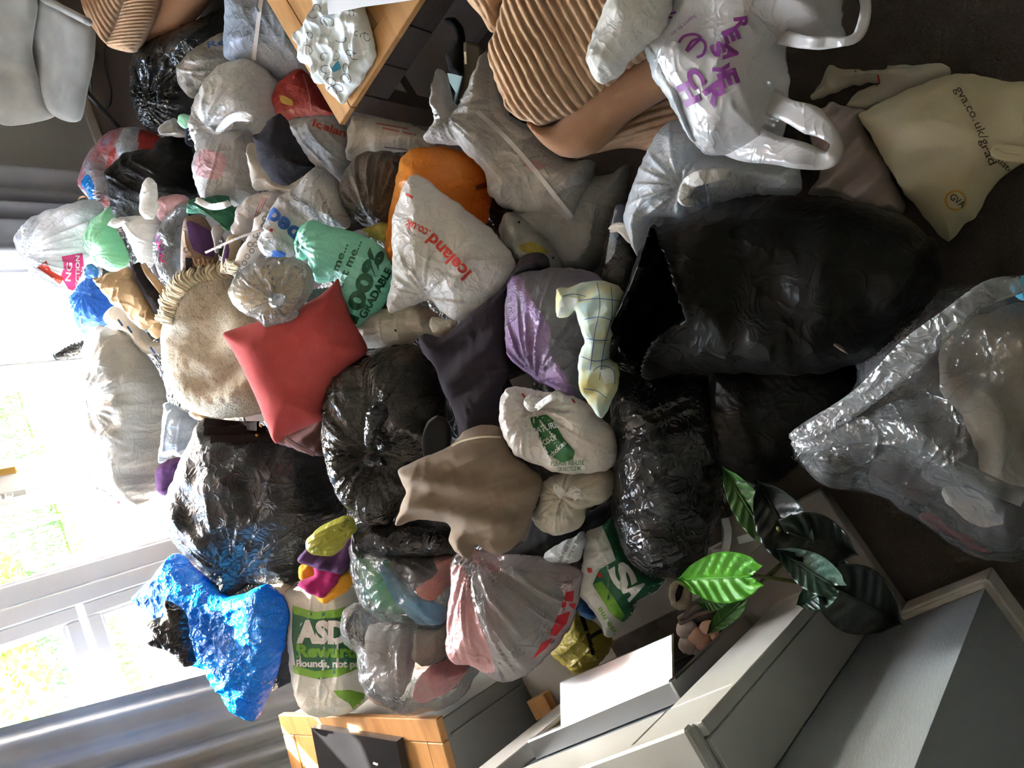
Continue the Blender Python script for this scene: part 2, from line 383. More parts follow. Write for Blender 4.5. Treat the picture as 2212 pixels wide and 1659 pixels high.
# ---- flat print on a surface: text, panels and strokes laid on the thing's own skin
def skin(o, q, off):
    bv = BVH[o.name]; v = ray(q[0], q[1]); v = v/np.linalg.norm(v)
    hit = bv.ray_cast(Vector(CAM), Vector(v))
    if hit[0] is None: return None
    return np.array(hit[0])-v*off
def lay(o, name, uv, faces, mat, off):
    W3 = [skin(o, q, off) for q in uv]; ok = [w is not None for w in W3]
    idx, V = {}, []
    for i, w in enumerate(W3):
        if ok[i]: idx[i] = len(V); V.append(w)
    fs = []
    for f in faces:
        if all(ok[i] for i in f):
            q = [V[idx[i]] for i in f]
            if max(np.linalg.norm(q[i]-q[i-1]) for i in range(len(q))) < .05: fs.append([idx[i] for i in f])
    if not fs: return None
    return mesh_obj(name, V, fs, mat, o)
def panel(o, poly, mat, name='printed_panel', off=.003, step=5, smooth=False):
    poly = catmull(poly, 5) if smooth else resample(np.asarray(poly, float), 5); nb = len(poly)
    g0, g1 = poly.min(0), poly.max(0); gx, gy = np.meshgrid(np.arange(g0[0], g1[0], step), np.arange(g0[1], g1[1], step)); g = np.stack([gx.ravel(), gy.ravel()], 1)
    g = g[inside(g, poly)]; g = g[dist_poly(g, poly) > step*.5] if len(g) else g
    P = np.vstack([poly, g]) if len(g) else poly
    vo, eo, fo, *_ = delaunay_2d_cdt([Vector(p) for p in P], [(i, (i+1) % nb) for i in range(nb)], [], 1, 1e-6)
    return lay(o, name, [tuple(v) for v in vo], [list(f) for f in fo], mat, off)
def tint(o, poly, mat):
    """film of another colour (or what shows through it) over part of the thing's skin"""
    me = o.data; me.materials.append(MATS[mat]); k = len(me.materials)-1; poly = catmull(poly, 5); n = len(me.vertices); co = np.empty(n*3); me.vertices.foreach_get('co', co)
    co = co.reshape(-1, 3)+np.array(o['_org'])-CAM; R3 = np.array([X, -Y, -Z]); c = co@R3.T; q = c[:, :2]/c[:, 2:]*FPX+_c
    cen = np.array([q[list(p.vertices)].mean(0) for p in me.polygons]); isin = inside(cen, poly)
    for p, f in zip(me.polygons, isin):
        if f: p.material_index = k
def stroke(o, pts, w, mat, name='printed_line', off=.0025, closed=False):
    p = smooth_path(list(pts)+([pts[0]] if closed else []), 5); V, Fc = [], []
    for i in range(len(p)):
        d = p[min(i+1, len(p)-1)]-p[max(i-1, 0)]; d = d/(np.linalg.norm(d)+1e-9); s = np.array([-d[1], d[0]])*w/2
        V += [p[i]+s, p[i]-s]
    for i in range(len(p)-1): Fc.append([2*i, 2*i+1, 2*i+3, 2*i+2])
    return lay(o, name, V, Fc, mat, off)
def text(o, s, p0, p1, h, mat, bold=.015, name='printed_lettering', off=.0025, arc=0.):
    """words printed on the surface from photo pixel p0 to p1 along the baseline, capitals h pixels tall"""
    cu = bpy.data.curves.new('tmp', 'FONT'); cu.body = s; cu.offset = bold; cu.resolution_u = 3
    to = bpy.data.objects.new('tmp', cu); COL.objects.link(to); dg = bpy.context.evaluated_depsgraph_get(); dg.update()
    me = to.evaluated_get(dg).to_mesh(); bm = bmesh.new(); bm.from_mesh(me); to.evaluated_get(dg).to_mesh_clear()
    bpy.data.objects.remove(to); bpy.data.curves.remove(cu)
    if not bm.verts: bm.free(); return
    x0, x1 = min(v.co.x for v in bm.verts), max(v.co.x for v in bm.verts)
    p0, p1 = np.array(p0, float), np.array(p1, float); L = np.linalg.norm(p1-p0); d = (p1-p0)/L; up = np.array([d[1], -d[0]])
    sx, sy = L/(x1-x0), h/.72
    for v in bm.verts: v.co = Vector(((v.co.x-x0)*sx, v.co.y*sy, 0))
    bmesh.ops.triangulate(bm, faces=bm.faces[:])
    for _ in range(4):
        le = [e for e in bm.edges if e.calc_length() > 6]
        if not le: break
        bmesh.ops.subdivide_edges(bm, edges=le, cuts=1); bmesh.ops.triangulate(bm, faces=bm.faces[:])
    bm.verts.index_update()
    uv = [p0+d*v.co.x+up*(v.co.y+arc*4*(v.co.x/L)*(1-v.co.x/L)) for v in bm.verts]; fs = [[v.index for v in f.verts] for f in bm.faces]; bm.free()
    return lay(o, name, uv, fs, mat, off)
def slab(name, pts, z, thick, mat, parent=None, bev=.0):
    """flat thing lying level with its top at height z"""
    q = np.array([W(p[0], p[1], z) for p in pts]); k = len(q)
    a = sum(q[i][0]*q[(i+1) % k][1]-q[(i+1) % k][0]*q[i][1] for i in range(k))
    if a < 0: q = q[::-1]
    V = np.vstack([q, q-np.array([0, 0, thick])]); Fc = [list(range(k)), list(range(2*k-1, k-1, -1))]+[[i, k+i, k+(i+1) % k, (i+1) % k] for i in range(k)]
    o = mesh_obj(name, V, Fc, mat, parent, smooth=False); BVH[o.name] = BVHTree.FromPolygons([tuple(v) for v in V], Fc); return o

# ---- settling: soft things press against each other instead of passing through
def to_px(V):
    c = (V-CAM)@np.array([X, -Y, -Z]).T; return c[:, :2]/c[:, 2:]*FPX+_c
def _root(o):
    while o.parent: o = o.parent
    return o.name
def _store(d):
    o = d['o']; org = np.array(o['_org']); o.data.vertices.foreach_set('co', (d['V']-org).ravel()); o.data.update()
    BVH[o.name] = BVHTree.FromPolygons([tuple(v) for v in d['V']], d['F'])
def _first(bv, q):
    v = ray(q[0], q[1]); v = v/np.linalg.norm(v); h = bv.ray_cast(Vector(CAM), Vector(v)); return h[3] if h[0] is not None else None
def press(names, skip=()):
    """where one thing lies in front of another, its unseen underside is flattened onto the other's skin"""
    names = [n for n in names if n in SOLID]; offs = [(0, 0), (8, 6), (-8, 6), (8, -6), (-8, -6)]
    old = {n: BVH[n] for n in names}
    box = {n: (SOLID[n]['V'].min(0), SOLID[n]['V'].max(0)) for n in names}
    for na in names:
        d = SOLID[na]; V = d['V'].copy(); nf = d['nf']; ch = False; q = to_px(V); t = np.linalg.norm(V-CAM, axis=1); ra = _root(d['o']); front = {}
        for nb in names:
            if nb == na or _root(SOLID[nb]['o']) == ra or (na, nb) in skip or (nb, na) in skip: continue
            if (box[na][0] > box[nb][1]).any() or (box[nb][0] > box[na][1]).any() or not old[na].overlap(old[nb]): continue
            qb = to_px(SOLID[nb]['V']); lo, hi = qb.min(0)-10, qb.max(0)+10; tb = np.linalg.norm(SOLID[nb]['V']-CAM, axis=1).min()
            for i in range(nf, len(V)):
                if t[i] < tb or not (lo[0] < q[i, 0] < hi[0] and lo[1] < q[i, 1] < hi[1]): continue
                if i not in front: front[i] = _first(old[na], q[i])
                a0 = front[i]
                if a0 is None: continue
                for dx, dy in offs:
                    b0 = _first(old[nb], (q[i, 0]+dx, q[i, 1]+dy))
                    if b0 is not None and a0+.002 < b0 < t[i]+.003: t[i] = b0-.003; ch = True
        if ch:
            dv = V-CAM; dv /= np.linalg.norm(dv, axis=1)[:, None]; V[nf:] = CAM+dv[nf:]*t[nf:, None]; d['V'] = V
    for n in names: _store(SOLID[n])
def tuck(inner, shell):
    """what is packed in a clear bag stays between the bag's front and back film"""
    d = SOLID[inner.name]; V = d['V']; bv = BVH[shell.name]; q = to_px(V); c = q.mean(0)
    for i in range(len(V)):
        p = q[i]; h = None
        for k in range(9):
            p = q[i]+(c-q[i])*k*.1; v = ray(p[0], p[1]); v = v/np.linalg.norm(v); h = bv.ray_cast(Vector(CAM), Vector(v))
            if h[0] is None: continue
            t0 = h[3]; h2 = bv.ray_cast(h[0]+Vector(v)*.004, Vector(v)); t1 = t0+.004+h2[3] if h2[0] is not None else t0+.01
            if t1-t0 > .018: break
        else: continue
        g = min(.008, (t1-t0)*.3); t = np.linalg.norm(V[i]-CAM); back = i >= d['nf']
        V[i] = CAM+v*min(max(t, t0+g+(.003 if back else 0)), t1-g-(0 if back else .003))
    _store(d)

# ================================================================== materials
paint('wall_grey', [srgb(188, 190, 187), srgb(196, 198, 195)], .85, .12, 220)
paint('wall_embossed', [srgb(146, 153, 158), srgb(156, 163, 168)], .7, .18, 260, stretch=(1, 1, .2))
paint('ceiling_white', [srgb(238, 237, 233), srgb(244, 243, 240)], .9, .05)
paint('skirting_white', [srgb(196, 190, 180), srgb(210, 204, 194)], .5, .05)
cloth('carpet_brown', [srgb(84, 71, 65), srgb(108, 94, 87)], .95, .9, 420, 260., dist=.01)
paint('upvc_white', [srgb(224, 226, 228), srgb(234, 235, 236)], .35, .0)
paint('upvc_gasket', [srgb(120, 124, 128), srgb(140, 144, 148)], .6, 0)
paint('brass', [srgb(190, 150, 80), srgb(214, 176, 100)], .3, 0, metal=.9)
paint('steel', [(.62, .62, .61), (.74, .73, .71)], .32, .08, 40, metal=1., stretch=(1, .02, 1))
paint('brushed_steel', [(.78, .77, .75), (.88, .87, .85)], .3, .05, 40, metal=1., stretch=(1, .02, 1))
glass_mat('window_glass')
drape('curtain_grey', [srgb(150, 154, 158), srgb(172, 176, 180)], .07)
paint('paver', [srgb(168, 138, 120), srgb(188, 160, 142), srgb(196, 172, 156)], .85, .3, 30, 2.5)
paint('brick_edge', [srgb(168, 120, 100), srgb(190, 144, 122)], .9, .4, 60)
cloth('lawn', [srgb(44, 80, 40), srgb(72, 104, 50)], .95, .8, 50, 1.4)
cloth('grass_blade', [srgb(46, 86, 40), srgb(84, 116, 54)], .8, .0, 20, 2.)
cloth('shrub_leaf', [srgb(84, 118, 44), srgb(156, 166, 88)], .8, .0, 20, 4.)
paint('garden_timber', [srgb(150, 120, 96), srgb(176, 148, 120)], .9, .3, 20, stretch=(1, 1, .1))
paint('garden_metal', [srgb(120, 122, 124), srgb(146, 148, 150)], .5, .1)
paint('hose_green', [srgb(52, 110, 92), srgb(64, 128, 104)], .5, 0)
paint('surround_grey', [srgb(182, 180, 176), srgb(192, 190, 186)], .42, .04, 60)
paint('hearth_grey', [srgb(128, 122, 116), srgb(142, 136, 130)], .5, .05, 120)
paint('slate', [srgb(74, 82, 90), srgb(86, 94, 102)], .4, .05)
paint('pebble_pink', [srgb(196, 150, 126), srgb(214, 172, 148)], .8, .1, 90, 30.)
paint('pebble_grey', [srgb(176, 160, 150), srgb(202, 190, 180)], .8, .2, 90, 40.)
paint('bark_white', [srgb(190, 176, 152), srgb(212, 200, 178)], .9, .4, 60, 20.)
paint('bark_dark', [srgb(40, 36, 32), srgb(70, 60, 52)], .9, .5, 60, 20.)
paint('twig', [srgb(96, 82, 74), srgb(128, 112, 102)], .9, .4, 60, stretch=(1, 1, .1))
paint('oak', [srgb(176, 128, 78), srgb(190, 144, 92), srgb(166, 118, 70)], .5, .15, 26, 5., stretch=(.25, 3., 3.))
paint('dark_brown_wood', [srgb(66, 58, 54), srgb(78, 69, 64)], .5, .12, 30, 6., stretch=(.3, 3, 3))
paint('cabinet_grey', [srgb(124, 126, 124), srgb(134, 136, 134)], .5, .03)
paint('black_gloss', [(.012, .012, .014), (.02, .02, .022)], .18, 0)
paint('black_metal', [(.02, .02, .022), (.03, .03, .032)], .4, 0)
cloth('velvet_grey', [srgb(128, 130, 130), srgb(152, 154, 152)], .8, .2, 200, 8., .8)
flatprint('white_print', (.8, .8, .8)); flatprint('black_print', (.02, .02, .025)); flatprint('red_print', srgb(206, 58, 44))
flatprint('blue_print', srgb(46, 92, 168)); flatprint('purple_print', srgb(126, 44, 130)); flatprint('green_print', srgb(36, 104, 52))
flatprint('darkgreen_print', srgb(34, 92, 68)); flatprint('asda_green', srgb(40, 104, 74)); flatprint('lime_print', srgb(122, 176, 60))
flatprint('pink_print', srgb(222, 56, 132)); flatprint('grey_print', srgb(96, 98, 104)); flatprint('brown_print', srgb(60, 44, 42)); flatprint('yellow_print', srgb(190, 150, 60))

# ================================================================== the room
YW = 3.4175                                      # inner face of the garden wall
def structure(o): return tag(o, kind='structure')
structure(box('floor', (1.6, .35, -.05), (6.6, 6.3, .1), 'carpet_brown'))
structure(box('ceiling', (1.6, .35, 2.45), (6.6, 6.3, .1), 'ceiling_white'))
v, f = join([boxv((-.95, YW+.11, 1.2), (1.5, .22, 2.4)), boxv((1.0, YW+.11, 2.28), (2.5, .22, .24)), boxv((3.54, YW+.11, 1.2), (2.58, .22, 2.4))])
structure(mesh_obj('wall_back', v, f, 'wall_grey', smooth=False))
structure(box('wall_right', (4.9, .35, 1.2), (.2, 6.3, 2.4), 'wall_grey'))
structure(box('wall_front', (1.6, -2.7, 1.2), (6.6, .2, 2.4), 'wall_grey'))
# chimney-breast frame: u runs along its face away from the camera, w out into the room
TH = math.radians(96); O = np.array([-.5176, .5127]); U = np.array([math.cos(TH), math.sin(TH)]); WV = np.array([math.sin(TH), -math.cos(TH)]); RZ = math.radians(6)
def FW(u, w, z): q = O+U*u+WV*w; return (q[0], q[1], z)
def fbox(name, u0, u1, w0, w1, z0, z1, mat, parent=None, bev=.0):
    return box(name, FW((u0+u1)/2, (w0+w1)/2, (z0+z1)/2), (w1-w0, u1-u0, z1-z0), mat, parent, RZ, bev)
def fboxv(u0, u1, w0, w1, z0, z1, bev=.0): return boxv(FW((u0+u1)/2, (w0+w1)/2, (z0+z1)/2), (w1-w0, u1-u0, z1-z0), RZ, bev)
structure(fbox('wall_chimney', 0, 1.56, -.45, 0, 0, 2.4, 'wall_embossed'))
structure(fbox('wall_left', -3.3, 3.4, -.65, -.45, 0, 2.4, 'wall_grey'))
def skirt(name, u0, u1, w0, w1): structure(mesh_obj(name, *join([fboxv(u0, u1, w0, w1, 0, .075, .003), fboxv(u0, u1, w0, w0+(w1-w0)*.7 if u1-u0 > .1 else w1, .07, .09, .003)]), 'skirting_white', smooth=False))
skirt('baseboard_chimney', -.018, .2, 0, .018)
skirt('baseboard_alcove', -.018, 0, -.45, .018)
structure(box('baseboard_back', (3.5, YW-.009, .025), (2.5, .018, .05), 'skirting_white', bev=.003))
structure(box('trim_window', (1.15, YW+.1, -.01), (2.2, .26, .06), 'upvc_white', bev=.004))

# ---- garden doors and side lights: white frames, panes, handles
YF = YW+.05
def frame_bars(x0, x1, z0, z1, w, wb=None, d=.07, y=YF, bv=.006):
    wb = wb or w
    return join([boxv((x0+w/2, y, (z0+z1)/2), (w, d, z1-z0), 0, bv), boxv((x1-w/2, y, (z0+z1)/2), (w, d, z1-z0), 0, bv),
                 boxv(((x0+x1)/2, y, z0+wb/2), (x1-x0-2*w, d, wb), 0, bv), boxv(((x0+x1)/2, y, z1-w/2), (x1-x0-2*w, d, w), 0, bv)])
def glazed(name, x0, x1, z0, z1, w, wb=None, y=YF, beads=True):
    o = mesh_obj(name, *frame_bars(x0, x1, z0, z1, w, wb, y=y), 'upvc_white', smooth=False); structure(o); wb = wb or w
    box('pane', ((x0+x1)/2, y, (z0+wb+z1-w)/2), (x1-x0-2*w+.01, .006, z1-z0-w-wb+.01), 'window_glass', o)
    if beads: mesh_obj('glazing_bead', *frame_bars(x0+w-.004, x1-w+.004, z0+wb-.004, z1-w+.004, .016, d=.05, y=y, bv=.002), 'upvc_white', o, smooth=False)
    return o
mesh = mesh_obj('trim_frame', *join([boxv((2.235, YF, 1.08), (.05, .09, 2.12), 0, .004), boxv((1.725, YF, 1.08), (.075, .09, 2.12), 0, .004), boxv((.60, YF, 1.08), (.07, .09, 2.12), 0, .004),
    boxv((-.2, YF, 1.08), (.05, .09, 2.12), 0, .004), boxv((1.0, YF, 2.13), (2.5, .09, .05), 0, .004)]), 'upvc_white', smooth=False); structure(mesh)
glazed('window_1', 1.765, 2.21, .03, 2.1, .035)
d1 = glazed('door_1', 1.13, 1.685, .03, 2.1, .10, .2)
d2 = glazed('door_2', .64, 1.125, .03, 2.1, .085, .2)
v, f = join([boxv((1.118, YF-.045, 1.05), (.05, .02, 2.0), 0, .004)]); mesh_obj('meeting_cover', v, f, 'upvc_white', d2, smooth=False)
v, f = join([boxv((1.19, YF-.045, .97), (.032, .02, .16), 0, .006), boxv((1.19, YF-.07, .98), (.018, .04, .018), 0, .004), boxv((1.24, YF-.085, .98), (.11, .016, .018), 0, .005)])
mesh_obj('handle', v, f, 'brass', d1, smooth=False)
v, f = join([boxv((1.08, YF-.045, .93), (.03, .016, .1), 0, .005), boxv((1.08, YF-.06, .95), (.02, .02, .03), 0, .004)]); mesh_obj('lock_plate', v, f, 'steel', d2, smooth=False)
w2 = glazed('window_2', -.17, .565, .83, 2.1, .06); w3 = glazed('window_3', -.17, .565, .03, .81, .06)

# ---- curtains
def curtain(name, top, bot, z0, z1, y, folds, amp, label, seed, bow=0.):
    nx, nz = folds*10, 26; V, Fc = [], []
    for j in range(nz+1):
        t = j/nz; z = z1+(z0-z1)*t
        for i in range(nx+1):
            s = i/nx; x = (top[0]*(1-s)+top[1]*s)*(1-t)+(bot[0]*(1-s)+bot[1]*s)*t
            ph = s*folds*2*math.pi+1.1*math.sin(s*9+seed)+.5*math.sin(t*3+s*5)
            V.append((x+bow*math.sin(t*math.pi)*s, y+amp*(.8+.4*math.sin(s*13+seed))*math.sin(ph)-(.03*t), z))
    k = len(V); V += [(a, b+.008, c) for a, b, c in V]
    for j in range(nz):
        for i in range(nx):
            a = j*(nx+1)+i; Fc.append([a, a+1, a+nx+2, a+nx+1]); Fc.append([k+a, k+a+nx+1, k+a+nx+2, k+a+1])
    for j in range(nz):
        a = j*(nx+1); b = a+nx; Fc += [[a, a+nx+1, k+a+nx+1, k+a], [b, k+b, k+b+nx+1, b+nx+1]]
    for i in range(nx): Fc += [[i, k+i, k+i+1, i+1], [nz*(nx+1)+i, nz*(nx+1)+i+1, k+nz*(nx+1)+i+1, k+nz*(nx+1)+i]]
    o = mesh_obj(name, V, Fc, 'curtain_grey'); tag(o, label, 'curtain', 'grey curtains at the garden doors'); return o
curtain('curtain', (2.13, 2.66), (2.13, 2.70), .03, 2.3, YW-.07, 5, .05, 'grey curtain hanging beside the grey velvet chair', 1.)
curtain('curtain', (.40, -.35), (.02, -.95), .03, 2.3, YW-.10, 9, .06, 'grey curtain pulled aside behind the shiny blue bag', 3.)

# ---- garden
structure(box('ground', (2, 9.9, -.22), (18, 7.6, .16), 'lawn'))
pa = math.radians(10.5); pc, ps = math.cos(pa), math.sin(pa)
pat = structure(box('patio', (1.6, 4.9, -.2), (8.0, 2.55, .09), 'brick_edge'))
def pxy(a, b): return (2.7+a*pc-b*ps, 5.95+a*ps+b*pc)
for r in range(6):
    for c in range(-9, 6):
        x, y = pxy((c+(.5 if r % 2 else 0))*.47, -.14-.24-r*.47)
        if -2.2 < x < 5.4 and y > YW+.5: box('paving_slab', (x, y, -.14), (.455, .455, .05), 'paver', pat, pa, .008)
for c in range(-22, 14):
    x, y = pxy(c*.215, -.06); box('edging_brick', (x, y, -.14), (.2, .1, .07), 'brick_edge', pat, pa, .008)
# grass blades near the paving
rg = np.random.RandomState(5); V, Fc = [], []
for i in range(9000):
    a, b = rg.uniform(-4.5, 2.5), abs(rg.normal(0, 1.0))+.01; x, y = pxy(a, b); h = rg.uniform(.04, .10); t = rg.uniform(0, 6.28); w = .006
    dx, dy = math.cos(t)*w, math.sin(t)*w; lx, ly = rg.normal(0, .03, 2); k = len(V)
    V += [(x-dx, y-dy, -.15), (x+dx, y+dy, -.15), (x+lx, y+ly, -.15+h)]; Fc.append([k, k+1, k+2])
g = mesh_obj('lawn_grass', V, Fc, 'grass_blade', smooth=False); tag(g, 'short green lawn grass beyond the paving slabs', 'grass', kind='stuff')
def leafy(name, c, r, n, mat, label, seed):
    rr = np.random.RandomState(seed); V, Fc = [], []
    for i in range(n):
        d = rr.normal(size=3); d /= np.linalg.norm(d); p = np.array(c)+d*np.array(r)*rr.uniform(.55, 1)**.5; p[2] = max(p[2], -.1)
        a = rr.normal(size=3); a /= np.linalg.norm(a); b = np.cross(a, rr.normal(size=3)); b /= np.linalg.norm(b); s = rr.uniform(.03, .06); k = len(V)
        V += [p-a*s, p+b*s*.45, p+a*s, p-b*s*.45]; Fc.append([k, k+1, k+2, k+3])
    o = thing(name, (c[0], c[1], -.14), label, 'shrub'); mesh_obj('foliage', V, Fc, mat, o, smooth=False)['kind'] = 'stuff'
    for k in range(4): tube('stem', [(c[0], c[1], -.14), (c[0]+.1*math.cos(k*1.7), c[1]+.1*math.sin(k*1.7), .1), (c[0]+r[0]*.5*math.cos(k*1.7), c[1]+r[1]*.5*math.sin(k*1.7), c[2]+.1)], [.015, .012, .006], 'twig', o)
leafy('garden_shrub', (1.35, 7.3, .1), (.5, .45, .35), 900, 'shrub_leaf', 'sunlit yellow-green shrub on the lawn past the garden chair', 2)
leafy('garden_shrub', (.35, 6.5, .2), (.55, .5, .45), 900, 'shrub_leaf', 'pale sunlit bush beyond the side window', 4)
fn = thing('garden_fence', (1.5, 13.0, -.14), 'far timber garden fence across the end of the lawn', 'fence')
for i in range(60): box('fence_board', (-6.5+i*.28, 13.0, .75), (.26, .02, 1.8), 'garden_timber', fn)
o = tube('green_cane', [W(186, 820, -.1), W(170, 948, -.1)], .012, 'hose_green', n=1); tag(o, 'thin green garden cane lying on the paving outside the door', 'cane')
o = tube('green_cane', [W(158, 1080, -.1), W(143, 1145, -.1)], .010, 'hose_green', n=1); tag(o, 'short green cane along the lawn edge beyond the left door', 'cane')
o = tube('timber_pole', [W(0, 1152, -.09), W(128, 1116, -.09)], .022, 'garden_timber', n=1); tag(o, 'pale timber pole lying across the lawn', 'pole')
# folding garden chair of grey metal and mesh, lying folded on the paving
gc = thing('garden_chair', tuple(W(230, 1200, -.12)), 'grey folding garden chair lying on the paving', 'garden chair')
q = [W(x, y, z) for x, y, z in ((125, 1208, -.08), (345, 1150, -.08), (350, 1185, .02), (140, 1240, .02))]
tube('frame_tube', [q[0], q[1]], .012, 'garden_metal', gc, n=1); tube('frame_tube', [q[3], q[2]], .012, 'garden_metal', gc, n=1)
tube('frame_tube', [q[0], q[3]], .012, 'garden_metal', gc, n=1); tube('frame_tube', [q[1], q[2]], .012, 'garden_metal', gc, n=1)
for k in (.35, .75):
    a = q[0]*(1-k)+q[1]*k; b = q[3]*(1-k)+q[2]*k; tube('cross_tube', [a, b], .010, 'garden_metal', gc, n=1)
V = np.array(q+[p-np.array([0, 0, .006]) for p in q]); mesh_obj('seat_mesh', V, [[0, 1, 2, 3], [7, 6, 5, 4], [0, 4, 5, 1], [1, 5, 6, 2], [2, 6, 7, 3], [3, 7, 4, 0]], 'garden_metal', gc, smooth=False)

# ================================================================== fireplace
hs = fbox('hearth', .2, 1.5, 0.001, .355, .002, .05, 'hearth_grey', bev=.004); tag(hs, 'low grey hearth slab in front of the fireplace', 'hearth')
fs = thing('fire_surround', FW(.82, .08, .05), 'grey painted fire surround standing on the hearth with mantel shelf', 'fireplace')
for u0, u1 in ((.312, .48), (1.17, 1.34)):
    fbox('pilaster', u0, u1, .002, .152, .052, .688, 'surround_grey', fs, .003)
    fbox('corner_block', u0, u1, .002, .152, .692, .858, 'surround_grey', fs, .003)
fbox('header', .483, 1.167, .002, .152, .692, .858, 'surround_grey', fs, .003)
fbox('header_bead', .308, 1.344, .002, .157, .86, .872, 'surround_grey', fs, .003)
fbox('mantel_shelf', .304, 1.348, .002, .163, .874, .90, 'surround_grey', fs, .005)
fbox('side_panel', .300, .3115, .004, .126, .052, .857, 'surround_grey', fs, .002); fbox('side_bead', .297, .3115, .128, .154, .052, .857, 'surround_grey', fs, .002)
fbox('back_panel', .483, 1.167, .004, .11, .052, .688, 'slate', fs)
ef = thing('electric_fire', FW(.84, .15, .05), 'stainless steel trimmed electric fire with a jutting canopy set in the surround', 'electric fire')
for a in ((.585, .61), (1.09, 1.115)): fbox('trim', a[0], a[1], .111, .16, .052, .50, 'steel', ef, .004)
fbox('trim', .585, 1.115, .111, .165, .475, .505, 'steel', ef, .004)
fbox('fire_back', .612, 1.088, .111, .118, .052, .473, 'black_gloss', ef)
cv = [W(1452, 1472, .487), W(1212, 1570, .487), W(1210, 1475, .425), W(1450, 1372, .425)]; cv = cv+[p-np.array([0, 0, .012]) for p in cv]   # its hood slopes down into the room
mesh_obj('canopy', cv, [[0, 3, 2, 1], [4, 5, 6, 7], [0, 1, 5, 4], [1, 2, 6, 5], [2, 3, 7, 6], [3, 0, 4, 7]], 'brushed_steel', ef, smooth=False)
fbox('fuel_tray', .62, 1.06, .12, .25, .051, .062, 'bark_dark', ef, .003)
def pebble(c, r, mat, label, seed):
    rr = np.random.RandomState(seed); bm = bmesh.new(); bmesh.ops.create_icosphere(bm, subdivisions=2, radius=1); k = rr.uniform(.85, 1.2, 3)
    a = rr.uniform(0, 3); M = Matrix.Rotation(a, 3, 'Z')
    vs = [tuple(Vector(c)+M@Vector((v.co.x*r*k[0]*1.15, v.co.y*r*k[1]*.9, v.co.z*r*.62))) for v in bm.verts]; bm.verts.index_update(); fc = [[v.index for v in f.verts] for f in bm.faces]; bm.free()
    o = mesh_obj('pebble', vs, fc, mat); tag(o, label, 'pebble', 'pebbles in the electric fire')
for i, (x, y, r, m) in enumerate(((1484, 1360, 24, 'pebble_grey'), (1506, 1375, 24, 'pebble_pink'), (1533, 1356, 22, 'pebble_pink'), (1488, 1393, 23, 'pebble_grey'), (1517, 1383, 20, 'pebble_pink'), (1505, 1404, 14, 'pebble_grey'), (1548, 1378, 15, 'pebble_pink'))):
    p = W(x, y, .082); pebble(p, r*.00128, m, 'pale pink pebble in the fire tray' if 'pink' in m else 'greyish pebble in the fire tray', i)
wr = pillow('birch_log', [(1448, 1262), (1475, 1256), (1495, 1275), (1492, 1310), (1470, 1320), (1450, 1308)], .12, .035, 'bark_white', 'short pale bark log beside the bright green leaf', 'log', crump=(.004, 30), fine=(.002, 60), res=250, heap=False)
panel(wr, [(1466, 1262), (1478, 1268), (1470, 1294), (1460, 1302), (1458, 1284)], MATS['bark_dark'], 'dark_split', .003)
for i, (a, b) in enumerate((((1470, 1345), (1545, 1318)), ((1468, 1336), (1540, 1300)), ((1480, 1330), (1520, 1300)))):
    o = tube('twig', [W(a[0], a[1], .09+.01*i), W((a[0]+b[0])/2, (a[1]+b[1])/2-4, .11+.01*i), W(b[0], b[1], .10+.015*i)], [.009, .007, .004], 'twig'); tag(o, 'dry brown twig lying over the fire pebbles', 'twig', 'twigs in the fire tray')
sb = fbox('pine_block', 1.40, 1.49, .13, .2, .052, .09, 'oak', bev=.003); tag(sb, 'small pine wood block at the far end of the hearth', 'wood block')
# grey ornament on the mantel
vv = [];  c0 = FW(.40, .085, .90); prof = ((.0, .0), (.03, 0), (.036, .015), (.032, .05), (.018, .075), (.02, .088), (.014, .088), (.012, .07), (0, .06)); seg = 20
for r_, z_ in prof:
    for k in range(seg): vv.append((c0[0]+r_*math.cos(k*2*math.pi/seg), c0[1]+r_*math.sin(k*2*math.pi/seg), c0[2]+z_+.001))
ff = [[i*seg+k, i*seg+(k+1) % seg, (i+1)*seg+(k+1) % seg, (i+1)*seg+k] for i in range(len(prof)-1) for k in range(seg)]
o = mesh_obj('ornament_vase', vv, ff, 'cabinet_grey'); tag(o, 'small plain grey ornament vase on the mantel shelf', 'vase')

# ================================================================== corner cabinet with oak top
A = W(942, 1554, .45)[:2]; B = W(600, 1545, .45)[:2]; ca = math.atan2(*(B-A)[::-1]); L = np.linalg.norm(B-A); ex = (B-A)/L; ey = np.array([-ex[1], ex[0]])
cb = thing('corner_cabinet', (*(A+ex*L/2+ey*.24), 0), 'grey corner cabinet with an oak framed top beside the fireplace', 'cabinet')
def cbox(name, a0, a1, b0, b1, z0, z1, mat, bev=.002):
    c = A+ex*(a0+a1)/2+ey*(b0+b1)/2; return box(name, (c[0], c[1], (z0+z1)/2), (a1-a0, b1-b0, z1-z0), mat, cb, ca, bev)
cbox('body', .015, L-.015, .015, .46, .004, .418, 'cabinet_grey', .003)
cbox('top_rail', 0, L, 0, .075, .42, .45, 'oak', .003); cbox('top_rail', 0, L, .405, .48, .42, .45, 'oak', .003)
cbox('top_stile', 0, .075, .077, .403, .42, .45, 'oak', .003); cbox('top_stile', L-.075, L, .077, .403, .42, .45, 'oak', .003)
for i in range(3): cbox('top_plank', .077, L-.077, .078+i*.109, .185+i*.109, .422, .447, 'oak')
cbox('side_panel_bead', .008, .015, .07, .08, .01, .40, 'cabinet_grey', .001)
lp = slab('laptop', [(672, 1572), (856, 1602), (880, 1720), (700, 1720)], .485, .03, 'black_gloss'); tag(lp, 'black glossy laptop lying closed on the oak cabinet top', 'laptop')
stroke(lp, [(806, 1648), (816, 1652)], 5, MATS['white_print'], 'printed_mark', .001)

